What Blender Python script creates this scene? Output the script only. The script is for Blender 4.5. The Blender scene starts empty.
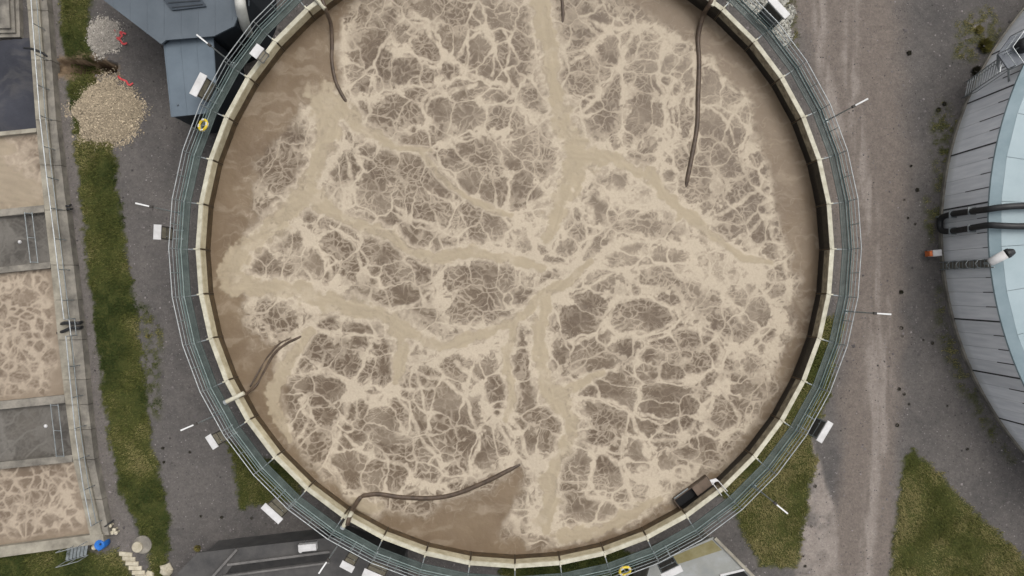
import bpy, math, random
import numpy as np
from mathutils import Vector

random.seed(7)
RNG = np.random.default_rng(11)
PI = math.pi
S = bpy.context.scene
COL = S.collection

# ------------------------------------------------------------------ camera
F_PX, CAM_H = 700.0, 40.0
cam_d = bpy.data.cameras.new('camera')
cam_d.sensor_width = 36.0
cam_d.lens = F_PX / 1024 * 36.0
cam_d.clip_end = 3000
cam = bpy.data.objects.new('camera', cam_d)
cam.location = (0, 0, CAM_H)
cam.rotation_euler = (0, 0, 0)
COL.objects.link(cam)
S.camera = cam

# ------------------------------------------------------------------ sky, sun, exposure
SUN_EL, SUN_AZ = math.radians(64), math.radians(42)      # azimuth: clockwise from +Y
w = bpy.data.worlds.new('World')
S.world = w
w.use_nodes = True
nt = w.node_tree
nt.nodes.clear()
sky = nt.nodes.new('ShaderNodeTexSky')
sky.sky_type = 'NISHITA'
sky.sun_disc = False
sky.sun_elevation = SUN_EL
sky.sun_rotation = SUN_AZ
sky.air_density = 1.0
sky.dust_density = 6.0
hs = nt.nodes.new('ShaderNodeHueSaturation')
hs.inputs['Saturation'].default_value = 0.22            # an overcast sky is nearly grey
bg = nt.nodes.new('ShaderNodeBackground')
bg.inputs['Strength'].default_value = 0.15
wo = nt.nodes.new('ShaderNodeOutputWorld')
nt.links.new(sky.outputs[0], hs.inputs['Color'])
nt.links.new(hs.outputs[0], bg.inputs['Color'])
nt.links.new(bg.outputs[0], wo.inputs['Surface'])

sd = bpy.data.lights.new('sun', 'SUN')
sd.energy = .5
sd.angle = math.radians(35)
sd.color = (1.0, 0.96, 0.90)
sun = bpy.data.objects.new('sun', sd)
dirv = Vector((math.sin(SUN_AZ) * math.cos(SUN_EL), math.cos(SUN_AZ) * math.cos(SUN_EL), math.sin(SUN_EL)))
sun.rotation_euler = dirv.to_track_quat('Z', 'Y').to_euler()
sun.location = dirv * 60
COL.objects.link(sun)

S.view_settings.view_transform = 'Standard'
S.view_settings.look = 'None'
S.view_settings.gamma = 1.0
S.view_settings.use_curve_mapping = False
S.view_settings.exposure = 0.18

# ------------------------------------------------------------------ numbers and helpers
def at(px, py, z=0.0):
    k = (CAM_H - z) / F_PX
    return Vector(((px - 512) * k, (288 - py) * k, z))

def lin(r, g, b):
    def f(c):
        c /= 255.0
        return c / 12.92 if c <= 0.04045 else ((c + 0.055) / 1.055) ** 2.4
    return (f(r), f(g), f(b), 1.0)

MATS = {}
def mat(name, c1, c2=None, scale=4.0, rough=0.7, metal=0.0, bump=0.15, bscale=None, detail=6, c3=None, vary=0.0, spec=0.4):
    """noise-mixed colour, fine relief; vary = brightness change from object to object"""
    if name in MATS: return MATS[name]
    m = bpy.data.materials.new(name)
    m.use_nodes = True
    n, l = m.node_tree.nodes, m.node_tree.links
    p = n['Principled BSDF']
    p.inputs['Roughness'].default_value = rough
    p.inputs['Metallic'].default_value = metal
    p.inputs['Specular IOR Level'].default_value = spec
    tc = n.new('ShaderNodeTexCoord')
    ge = n.new('ShaderNodeNewGeometry')
    no = n.new('ShaderNodeTexNoise')
    no.inputs['Scale'].default_value = scale
    no.inputs['Detail'].default_value = detail
    no.inputs['Roughness'].default_value = 0.65
    l.new(ge.outputs['Position'], no.inputs['Vector'])
    ra = n.new('ShaderNodeValToRGB')
    ra.color_ramp.elements[0].position = 0.32
    ra.color_ramp.elements[1].position = 0.68
    ra.color_ramp.elements[0].color = c1
    ra.color_ramp.elements[1].color = c2 or c1
    if c3:
        e = ra.color_ramp.elements.new(0.5); e.color = c3
    l.new(no.outputs['Fac'], ra.inputs['Fac'])
    out = ra.outputs['Color']
    if vary:
        oi = n.new('ShaderNodeObjectInfo')
        mr = n.new('ShaderNodeMapRange')
        mr.inputs['To Min'].default_value = 1 - vary
        mr.inputs['To Max'].default_value = 1 + vary
        l.new(oi.outputs['Random'], mr.inputs['Value'])
        mx = n.new('ShaderNodeVectorMath'); mx.operation = 'SCALE'
        l.new(out, mx.inputs[0]); l.new(mr.outputs[0], mx.inputs['Scale'])
        out = mx.outputs[0]
    l.new(out, p.inputs['Base Color'])
    if bump:
        nb = n.new('ShaderNodeTexNoise')
        nb.inputs['Scale'].default_value = bscale or scale * 6
        nb.inputs['Detail'].default_value = 5
        l.new(ge.outputs['Position'], nb.inputs['Vector'])
        bu = n.new('ShaderNodeBump')
        bu.inputs['Strength'].default_value = bump
        bu.inputs['Distance'].default_value = 0.05
        l.new(nb.outputs['Fac'], bu.inputs['Height'])
        l.new(bu.outputs['Normal'], p.inputs['Normal'])
    MATS[name] = m
    return m

class MB:
    def __init__(s): s.v = []; s.f = []
    def add(s, vs, fs):
        b = len(s.v); s.v += [tuple(v) for v in vs]; s.f += [tuple(i + b for i in f) for f in fs]
    def prism(s, pts, z0, z1, pts1=None):
        n = len(pts); top = pts1 or pts
        a = sum(pts[i][0]*pts[(i+1)%n][1]-pts[(i+1)%n][0]*pts[i][1] for i in range(n))
        if a < 0: pts = pts[::-1]; top = top[::-1]
        s.add([(p[0], p[1], z0) for p in pts] + [(p[0], p[1], z1) for p in top],
              [tuple(range(n))[::-1], tuple(range(n, 2*n))] + [(i, (i+1) % n, n+(i+1) % n, n+i) for i in range(n)])
        return s
    def box(s, cx, cy, z0, z1, lx, ly, rot=0.0):
        c, q = math.cos(rot), math.sin(rot)
        pts = [(cx+c*x-q*y, cy+q*x+c*y) for x, y in ((-lx/2,-ly/2),(lx/2,-ly/2),(lx/2,ly/2),(-lx/2,ly/2))]
        return s.prism(pts, z0, z1)
    def bevbox(s, cx, cy, z0, z1, lx, ly, b=0.03, rot=0.0):
        c, q = math.cos(rot), math.sin(rot)
        def ring(ix, iy):
            return [(cx+c*x-q*y, cy+q*x+c*y) for x, y in ((-ix,-iy),(ix,-iy),(ix,iy),(-ix,iy))]
        o = ring(lx/2, ly/2); i = ring(lx/2-b, ly/2-b)
        vs = [(p[0],p[1],z0) for p in o]+[(p[0],p[1],z1-b) for p in o]+[(p[0],p[1],z1) for p in i]
        fs = [(3,2,1,0)]
        for k in range(4):
            j=(k+1)%4
            fs += [(k,j,4+j,4+k),(4+k,4+j,8+j,8+k)]
        fs.append((8,9,10,11)); s.add(vs, fs); return s
    def tube(s, path, r, seg=8, close=False, cap=True):
        P = [Vector(p) for p in path]; n = len(P)
        rad = r if isinstance(r, (list, tuple)) else [r]*n
        prev = None; vs = []
        for i, p in enumerate(P):
            if close: t = (P[(i+1)%n]-P[i-1]).normalized()
            else:
                t = (P[min(i+1,n-1)]-P[max(i-1,0)]).normalized()
            if prev is None:
                up = Vector((0,0,1)) if abs(t.z) < .9 else Vector((1,0,0))
                nx = t.cross(up).normalized()
            else:
                nx = (prev - t*prev.dot(t)).normalized()
            prev = nx; ny = t.cross(nx)
            for k in range(seg):
                a = 2*PI*k/seg
                vs.append(p + (nx*math.cos(a)+ny*math.sin(a))*rad[i])
        fs = []
        for i in range(n if close else n-1):
            j = (i+1) % n
            for k in range(seg):
                m = (k+1) % seg
                fs.append((i*seg+k, i*seg+m, j*seg+m, j*seg+k))
        if cap and not close:
            fs.append(tuple(range(seg))[::-1]); fs.append(tuple(range((n-1)*seg, n*seg)))
        s.add(vs, fs); return s
    def lathe(s, prof, cx=0, cy=0, seg=16):
        n = len(prof); vs = []
        for k in range(seg):
            a = 2*PI*k/seg
            for r, z in prof: vs.append((cx+r*math.cos(a), cy+r*math.sin(a), z))
        fs = []
        for k in range(seg):
            m = (k+1) % seg
            for i in range(n-1): fs.append((k*n+i, m*n+i, m*n+i+1, k*n+i+1))
        fs.append(tuple(k*n+n-1 for k in range(seg)))
        fs.append(tuple(k*n for k in range(seg))[::-1])
        s.add(vs, fs); return s
    def mesh(s, name, m, smooth=False):
        me = bpy.data.meshes.new(name)
        me.from_pydata(s.v, [], s.f); me.materials.append(m)
        if smooth: me.polygons.foreach_set('use_smooth', [True]*len(me.polygons))
        me.update(); return me
    def build(s, name, m, parent=None, smooth=False, base=None):
        """base: world point that becomes the object's origin (vertices are given in world space)"""
        if parent is not None and base is None: base = parent.location
        if base is not None: s.v = [(v[0]-base[0], v[1]-base[1], v[2]-base[2]) for v in s.v]
        o = bpy.data.objects.new(name, s.mesh(name, m, smooth))
        COL.objects.link(o)
        if parent is not None: o.parent = parent
        elif base is not None: o.location = base
        return o

def link_mesh(name, me, parent=None, loc=(0,0,0), rz=0.0):
    o = bpy.data.objects.new(name, me); COL.objects.link(o)
    if parent is not None: o.parent = parent
    o.location = loc; o.rotation_euler = (0, 0, rz); return o

def tag(o, label=None, cat=None, group=None, kind=None):
    if label: o['label'] = label
    if cat: o['category'] = cat
    if group: o['group'] = group
    if kind: o['kind'] = kind
    return o

def thing(name, label, cat, loc=(0,0,0), group=None, rz=0.0):
    o = bpy.data.objects.new(name, None); COL.objects.link(o)
    o.empty_display_size = 0.3
    o.location = loc; o.rotation_euler = (0,0,rz)
    return tag(o, label, cat, group)

def smooth_path(pts, n=6):
    P = [Vector(p) for p in pts]; out = []
    for i in range(len(P)-1):
        p0, p1, p2, p3 = P[max(i-1,0)], P[i], P[i+1], P[min(i+2,len(P)-1)]
        for k in range(n):
            t = k/n
            out.append(0.5*((2*p1)+(p2-p0)*t+(2*p0-5*p1+4*p2-p3)*t*t+(3*p1-p0-3*p2+p3)*t**3))
    out.append(P[-1]); return out

# value noise on arrays
_T = RNG.random((256, 256))
def vnoise(x, y, seed=0):
    x = x + seed*17.13; y = y + seed*31.7
    xi = np.floor(x).astype(int); yi = np.floor(y).astype(int)
    fx = x-xi; fy = y-yi
    fx = fx*fx*fx*(fx*(fx*6-15)+10); fy = fy*fy*fy*(fy*(fy*6-15)+10)
    a = _T[xi & 255, yi & 255]; b = _T[(xi+1) & 255, yi & 255]
    c = _T[xi & 255, (yi+1) & 255]; d = _T[(xi+1) & 255, (yi+1) & 255]
    return (a*(1-fx)+b*fx)*(1-fy)+(c*(1-fx)+d*fx)*fy
def fbm(x, y, seed=0, oct=4):
    s = 0; a = 0.5; t = 0
    for o in range(oct):
        s = s + a*vnoise(x*2**o, y*2**o, seed+o*3.3); t += a; a *= 0.5
    return s/t
def worley_gap(x, y, seed=0):
    """second minus first distance to jittered points: zero on the borders of rounded cells"""
    xi = np.floor(x).astype(int); yi = np.floor(y).astype(int)
    f1 = np.full(x.shape, 9.0); f2 = np.full(x.shape, 9.0)
    for i in (-1, 0, 1):
        for j in (-1, 0, 1):
            cx, cy = xi+i, yi+j
            jx = _T[(cx+seed*7) & 255, (cy+seed*3) & 255]; jy = _T[(cy+seed*5+90) & 255, (cx+seed+40) & 255]
            d = np.hypot(cx+jx-x, cy+jy-y)
            f2 = np.where(d < f1, f1, np.minimum(f2, d)); f1 = np.minimum(f1, d)
    return f2-f1
def sstep(a, b, x):
    t = np.clip((x-a)/(b-a), 0, 1); return t*t*(3-2*t)
def inside(poly, X, Y):
    r = np.zeros(X.shape, bool); n = len(poly)
    for i in range(n):
        x1, y1 = poly[i]; x2, y2 = poly[(i+1) % n]
        if y1 == y2: continue
        c = ((y1 > Y) != (y2 > Y)) & (X < (x2-x1)*(Y-y1)/(y2-y1)+x1)
        r ^= c
    return r
def segdist(a, b, X, Y):
    dx, dy = b[0]-a[0], b[1]-a[1]; L = dx*dx+dy*dy+1e-9
    t = np.clip(((X-a[0])*dx+(Y-a[1])*dy)/L, 0, 1)
    return np.hypot(X-a[0]-t*dx, Y-a[1]-t*dy), t
def polydist(poly, X, Y):
    """positive inside"""
    d = np.full(X.shape, 1e9); n = len(poly)
    for i in range(n):
        d = np.minimum(d, segdist(poly[i], poly[(i+1) % n], X, Y)[0])
    return np.where(inside(poly, X, Y), d, -d)
def linedist(pts, X, Y):
    d = np.full(X.shape, 1e9)
    for i in range(len(pts)-1): d = np.minimum(d, segdist(pts[i], pts[i+1], X, Y)[0])
    return d

def grid_mesh(name, xs, ys, Z, attr, keep=None, smooth=True):
    """xs, ys 1-D; Z and attr channels on the grid; keep = mask of vertices that stay"""
    nx, ny = len(xs), len(ys)
    XX, YY = np.meshgrid(xs, ys, indexing='ij')
    co = np.stack([XX, YY, Z], -1).reshape(-1, 3)
    idx = np.arange(nx*ny).reshape(nx, ny)
    q = np.stack([idx[:-1,:-1], idx[1:,:-1], idx[1:,1:], idx[:-1,1:]], -1).reshape(-1, 4)
    A = attr.reshape(-1, 4)
    if keep is not None:
        k = keep.reshape(-1); q = q[k[q].all(1)]
        used = np.zeros(nx*ny, bool); used[q.reshape(-1)] = True
        m = np.cumsum(used)-1; q = m[q]; co = co[used]; A = A[used]
    me = bpy.data.meshes.new(name)
    me.vertices.add(len(co)); me.vertices.foreach_set('co', co.astype(np.float32).reshape(-1))
    me.loops.add(q.size); me.loops.foreach_set('vertex_index', q.astype(np.int32).reshape(-1))
    me.polygons.add(len(q)); me.polygons.foreach_set('loop_start', (np.arange(len(q))*4).astype(np.int32))
    me.update(calc_edges=True)
    if smooth: me.polygons.foreach_set('use_smooth', np.ones(len(q), bool))
    at_ = me.attributes.new('cover', 'FLOAT_COLOR', 'POINT')
    at_.data.foreach_set('color', A.astype(np.float32).reshape(-1))
    me.validate(); return me

def soup(name, V, Fc, m, rgba=None):
    """big triangle soup from numpy arrays"""
    me = bpy.data.meshes.new(name)
    me.vertices.add(len(V)); me.vertices.foreach_set('co', V.astype(np.float32).reshape(-1))
    me.loops.add(Fc.size); me.loops.foreach_set('vertex_index', Fc.astype(np.int32).reshape(-1))
    me.polygons.add(len(Fc)); me.polygons.foreach_set('loop_start', (np.arange(len(Fc))*Fc.shape[1]).astype(np.int32))
    me.update(calc_edges=True)
    if rgba is not None:
        a = me.attributes.new('tint', 'FLOAT_COLOR', 'POINT'); a.data.foreach_set('color', rgba.astype(np.float32).reshape(-1))
    me.materials.append(m); me.validate(); return me

# ------------------------------------------------------------------ materials
M_cream = mat('cream_steel', lin(158,152,132), lin(196,192,174), 2.2, .55, bump=.08, vary=.06)
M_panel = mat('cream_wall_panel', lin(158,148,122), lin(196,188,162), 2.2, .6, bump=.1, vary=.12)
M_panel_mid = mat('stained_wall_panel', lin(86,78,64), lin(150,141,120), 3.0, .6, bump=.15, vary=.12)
M_panel_dark = mat('black_wall_panel', lin(26,25,22), lin(62,57,48), 3.0, .55, bump=.2, vary=.1)
M_shell = mat('tank_shell', lin(96,112,108), lin(120,134,128), 1.0, .6)
M_teal = mat('teal_grating', lin(58,68,65), lin(86,96,92), 2.0, .5, bump=.05, vary=.14)
M_tealp = mat('teal_toe_board', lin(102,119,116), lin(140,152,149), 2.0, .45, bump=.05, vary=.10)
M_galv = mat('galvanised_steel', lin(140,145,146), lin(178,181,181), 5, .4, metal=.35, bump=.05)
M_galvd = mat('dull_galvanised_steel', lin(112,118,120), lin(146,151,151), 5, .45, metal=.35, bump=.05)
M_white = mat('white_painted_sheet', lin(182,180,178), lin(206,205,204), 2, .5, bump=.04)
M_cab = mat('weathered_cabinet_side', lin(104,98,84), lin(140,134,118), 6, .7, bump=.1, vary=.12)
M_cabd = mat('dark_cabinet_side', lin(46,43,40), lin(74,70,66), 6, .7, bump=.1)
M_black = mat('black_rubber', lin(26,27,28), lin(44,44,45), 6, .5, bump=.08)
M_hose = mat('wet_brown_hose', lin(58,47,38), lin(92,77,63), 3, .5, bump=.15)
M_yellow = mat('yellow_plastic', lin(196,170,40), lin(214,190,62), 5, .45, bump=.02)
M_conc = mat('grey_concrete', lin(92,88,82), lin(146,140,129), 1.1, .85, bump=.3, bscale=14, c3=lin(122,117,108), vary=.10)
M_concl = mat('pale_concrete', lin(112,106,95), lin(162,156,141), 1.1, .85, bump=.2, bscale=14, vary=.05)
M_concd = mat('dark_concrete', lin(62,61,61), lin(84,82,80), 1.0, .85, bump=.25, bscale=12, vary=.05)
M_slate = mat('slate_blue_sheet', lin(74,82,89), lin(88,96,103), .5, .5, bump=.05)
M_slated = mat('dark_slate_wall', lin(26,31,37), lin(38,44,50), .6, .6)
M_annex = mat('blue_grey_sheet', lin(84,95,104), lin(98,109,118), .6, .45, bump=.05, vary=.03)
M_roofblue = mat('pale_blue_cover', lin(138,155,160), lin(154,169,174), .35, .5, bump=.04)
M_eave = mat('blue_grey_eave', lin(128,146,152), lin(146,162,168), .8, .5, bump=.05)
M_orange = mat('orange_plastic', lin(186,92,48), lin(200,110,60), 6, .5)
M_blue = mat('blue_plastic', lin(28,92,170), lin(42,112,192), 6, .4)
M_red = mat('red_tape', lin(190,54,60), lin(206,84,84), 8, .5)
M_stone = mat('cream_stone', lin(164,155,134), lin(198,190,170), 3, .85, bump=.4, bscale=10, vary=.08)
M_pipe = mat('grey_white_pipe', lin(168,168,162), lin(192,191,184), 2, .5, bump=.05)
M_lamp = mat('lamp_housing', lin(206,206,204), lin(220,220,218), 4, .4, bump=.02)
M_dark = mat('dark_opening', lin(12,12,13), lin(20,20,21), 3, .8)

def attr_nodes(m, attr):
    m.use_nodes = True
    n, l = m.node_tree.nodes, m.node_tree.links
    a = n.new('ShaderNodeAttribute'); a.attribute_name = attr
    sp = n.new('ShaderNodeSeparateColor'); l.new(a.outputs['Color'], sp.inputs[0])
    return n, l, n['Principled BSDF'], sp, a
def mixc(n, l, fac, a, b):
    x = n.new('ShaderNodeMix'); x.data_type = 'RGBA'
    for sock, v in ((x.inputs[0], fac), (x.inputs[6], a), (x.inputs[7], b)):
        if hasattr(v, 'is_output'): l.new(v, sock)
        else: sock.default_value = v
    return x.outputs[2]
def noise(n, l, scale, detail=5, rough=.6, lo=.3, hi=.7):
    g = n.new('ShaderNodeNewGeometry'); t = n.new('ShaderNodeTexNoise')
    t.inputs['Scale'].default_value = scale; t.inputs['Detail'].default_value = detail
    t.inputs['Roughness'].default_value = rough
    l.new(g.outputs['Position'], t.inputs['Vector'])
    r = n.new('ShaderNodeMapRange'); r.inputs['From Min'].default_value = lo; r.inputs['From Max'].default_value = hi
    l.new(t.outputs['Fac'], r.inputs['Value']); return r.outputs[0]

def water_material(name, open1, open2, calm1, calm2, foam, scum):
    m = bpy.data.materials.new(name)
    n, l, p, sp, at_n = attr_nodes(m, 'cover')
    big = noise(n, l, .35, 4); fine = noise(n, l, 9, 6, .7, .25, .75)
    o = mixc(n, l, big, open1, open2)
    c = mixc(n, l, big, calm1, calm2)
    base = mixc(n, l, sp.outputs['Blue'], o, c)
    fo = mixc(n, l, fine, tuple(x*.86 for x in foam[:3])+(1,), tuple(min(1, x*1.08) for x in foam[:3])+(1,))
    base = mixc(n, l, sp.outputs['Red'], base, fo)
    base = mixc(n, l, sp.outputs['Green'], base, scum)
    tr_ = n.new('ShaderNodeMapRange'); tr_.inputs['To Min'].default_value = .84; tr_.inputs['To Max'].default_value = 1.14
    l.new(at_n.outputs['Alpha'], tr_.inputs['Value'])
    vs_ = n.new('ShaderNodeVectorMath'); vs_.operation = 'SCALE'
    l.new(base, vs_.inputs[0]); l.new(tr_.outputs[0], vs_.inputs['Scale'])
    l.new(vs_.outputs[0], p.inputs['Base Color'])
    r = n.new('ShaderNodeMapRange'); r.inputs['To Min'].default_value = .38; r.inputs['To Max'].default_value = .85
    l.new(sp.outputs['Red'], r.inputs['Value']); l.new(r.outputs[0], p.inputs['Roughness'])
    p.inputs['Specular IOR Level'].default_value = .25
    b = n.new('ShaderNodeBump'); b.inputs['Strength'].default_value = .25; b.inputs['Distance'].default_value = .04
    l.new(fine, b.inputs['Height']); l.new(b.outputs[0], p.inputs['Normal'])
    return m
M_water = water_material('aerated_sludge', lin(91,77,63), lin(106,92,76), lin(108,92,74), lin(122,106,86), lin(181,168,149), lin(160,147,125))

# ------------------------------------------------------------------ the big aeration tank: numbers
NSEG = 44
RIM_Z, WATER_Z = 4.5, 3.2
TC = Vector((0.15, 1.98, 0))                  # tank centre
R_OUT, R_IN = 16.2, 16.0
STEP = 2*PI/NSEG

# ------------------------------------------------------------------ foam
CELLS = """391 15 8 9;430 8 16 8;458 14 16 12;478 20 8 9;500 18 14 12;405 35 7 9;372 48 12 15;430 48 14 17;447 42 8 14;461 45 11 16;475 50 14 14;
487 68 10 15;507 58 10 12;505 80 10 6;351 72 8 12;384 62 9 16;405 72 14 13;353 55 6 8;360 85 8 8;427 80 6 9;450 73 7 6;415 95 10 6;467 90 17 8;
492 98 9 6;392 107 18 11;410 115 12 10;440 108 13 11;470 118 14 12;500 118 12 12;378 122 10 9;420 140 16 9;363 112 6 8;291 132 9 9;318 138 8 9;
522 45 10 16;512 78 8 12;543 80 5 10;530 98 10 12;518 125 8 12;526 20 8 12;600 20 10 9;580 38 10 9;612 50 12 9;627 42 8 12;650 52 14 8;645 68 14 7;
580 63 14 10;578 84 14 12;562 72 6 10;612 92 9 20 15;590 105 12 10;600 118 14 12;632 77 6 6;645 84 8 10;660 85 6 10;690 80 6 12;640 115 10 20 10;
655 115 9 12;670 118 8 10;688 120 8 14;710 90 10 14;728 95 10 10;745 115 6 9;712 125 12 14;735 135 10 12;287 175 18 24 10;275 210 16 10;266 160 8 14;
325 150 8 10;347 165 9 12;367 153 7 5;376 190 19 24;384 160 9 8;412 168 14 12 40;400 200 8 16;363 212 14 7 20;388 220 10 6;412 200 6 16;422 210 10 18;
440 183 19 13 45;438 205 10 10;432 158 6 8;452 160 16 10 30;470 182 14 12;481 156 22 10 20;466 215 12 14 35;490 192 9 12;502 190 8 12;497 225 14 13 -20;
476 236 10 8;415 238 14 10;332 222 10 8;313 215 11 8 -30;350 232 10 9;340 246 16 14;280 240 10 10;297 240 6 8;275 268 10 9;265 256 8 8;315 265 8 12;
356 262 10 12;380 247 17 18;395 275 16 10;417 270 10 8;458 278 15 12;485 274 13 16;503 275 10 12;522 190 11 16;525 150 10 10;545 165 8 16;640 159 13 9;
655 172 4 4;620 180 9 10;669 178 4 6;683 160 8 10;700 172 10 8;720 155 8 9;695 192 14 13;730 170 10 8;745 200 14 16;728 215 10 10;580 232 9 8;598 208 10 12;
570 220 5 9;593 247 8 14 30;555 258 10 4;522 240 10 10;545 235 6 4;645 225 16 8;632 248 7 6;620 260 12 8;660 255 8 8;677 258 8 8;727 232 14 8;650 274 14 10;
600 282 14 9;700 272 8 6;715 275 6 8;757 228 8 14;280 318 16 12;268 305 10 9;315 345 15 14;292 353 7 7;330 322 9 8;357 296 11 7;400 296 22 9;410 312 8 4;
385 348 14 8;350 367 12 10;366 372 6 12 30;384 371 12 16 20;330 387 16 13;355 328 10 6;297 386 18 8;285 407 16 14;322 399 8 7;325 416 12 10;350 410 8 8;
378 393 6 5;385 420 16 14;408 378 7 10;425 380 14 10;425 396 9 14;455 370 14 12 30;450 402 16 18;440 424 10 12;476 376 8 8;490 370 10 9;495 388 10 16;
470 412 12 14;475 340 8 5;455 338 9 5;466 312 14 12;485 300 22 12;497 318 12 8;418 417 12 14;305 422 12 12;400 412 10 14;590 300 18 12 20;575 322 20 12 20;
640 316 33 17;585 346 14 12;602 335 6 6;622 345 10 7;600 363 14 8 -30;560 355 6 10;552 367 4 6;685 335 13 12;664 341 14 10;708 337 5 5;698 363 12 9;
715 352 8 12;652 357 8 5;648 371 9 6;620 378 14 9;672 375 14 8 20;615 396 22 12 20;667 396 24 11;595 393 9 6;660 411 18 9;690 409 10 10;605 417 22 11 30;
641 427 14 9;565 397 4 6;520 365 8 14;525 396 12 14;517 340 6 10;538 415 10 8;551 428 9 9;730 410 16 16;745 330 12 12;761 310 10 14;735 300 10 9;
750 365 8 8;740 387 10 6;665 298 10 6;690 292 8 6;522 297 8 8;320 450 8 12;350 440 14 8;352 468 22 18;376 472 18 16;394 471 16 16;390 440 25 10 30;
425 452 12 12;434 463 6 5;428 474 10 7;446 440 12 10;465 442 8 18;450 468 6 5;485 450 12 16;501 442 8 12;400 503 10 7;385 500 6 6;420 508 14 6;590 438 18 10;
573 468 16 16;606 472 17 18;575 486 12 5;580 507 20 13;609 513 12 9;548 490 8 12;640 450 10 10;665 442 12 6;685 450 6 3;640 468 8 6;667 462 8 6;
640 490 8 8;621 496 8 6;548 442 10 10;526 442 10 14;522 470 6 12;525 500 8 10;545 542 8 4;615 524 20 5;710 440 12 10;708 458 8 6;690 425 9 8"""
CELLS = [tuple(float(t) for t in c.split()) for c in CELLS.replace('\n', '').split(';')]
FRONT = [(362,-60),(352,0),(342,30),(337,60),(340,90),(318,97),(300,112),(275,145),(258,165),(256,225),(244,242),(232,255),(230,285),(243,297),(250,330),
         (268,347),(285,375),(279,420),(300,452),(325,480),(352,494),(366,512),(400,516),(440,506),(492,486),(520,468),(516,500),(506,535),(530,548),(570,540),(610,532),
         (652,512),(690,492),(725,465),(750,430),(775,390),(790,330),(795,280),(785,240),(778,200),(764,150),(746,102),(724,75),(704,52),(688,42),(660,22),(636,8),(612,-10),(600,-60)]
SCUM = [[(535,-20,13),(546,40,11),(552,80,9),(563,122,13),(577,152,19),(572,178,16),(556,212,13),(548,240,7)],
        [(577,152,15),(612,157,11),(650,176,9),(682,212,8),(712,236,7),(742,257,5),(770,262,3)],
        [(322,100,18),(330,128,15),(316,165,10),(303,200,12),(272,228,12),(240,250,14),(226,285,14)],
        [(312,196,13),(338,212,9),(362,226,8),(392,236,7),(408,249,7),(432,257,7),(472,252,8),(512,260,7),(545,268,6)],
        [(228,288,14),(265,288,11),(305,292,13),(340,306,11),(372,312,10),(400,326,13),(402,352,9),(396,382,5)],
        [(398,328,9),(440,348,6),(480,336,6),(514,322,6),(542,298,7),(568,280,5),(590,262,3)],
        [(545,298,8),(537,330,9),(541,362,10),(548,392,11),(566,408,11),(576,432,9),(560,456,8),(546,482,10),(552,504,9),(542,524,10)],
        [(560,392,8),(584,384,5),(604,372,3)],[(514,326,6),(506,356,6),(512,396,6),(508,420,4)],
        [(310,330,6),(290,360,8),(275,385,9),(274,412,8),(290,440,4)],
        [(330,98,10),(345,110,14),(362,128,10),(392,146,4),(430,150,3)],[(420,150,3),(450,188,3),(490,208,4),(512,214,4)],
        [(660,500,5),(640,508,9),(600,532,9),(560,536,9)],[(380,505,5),(368,508,8),(352,500,5)]]

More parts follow.
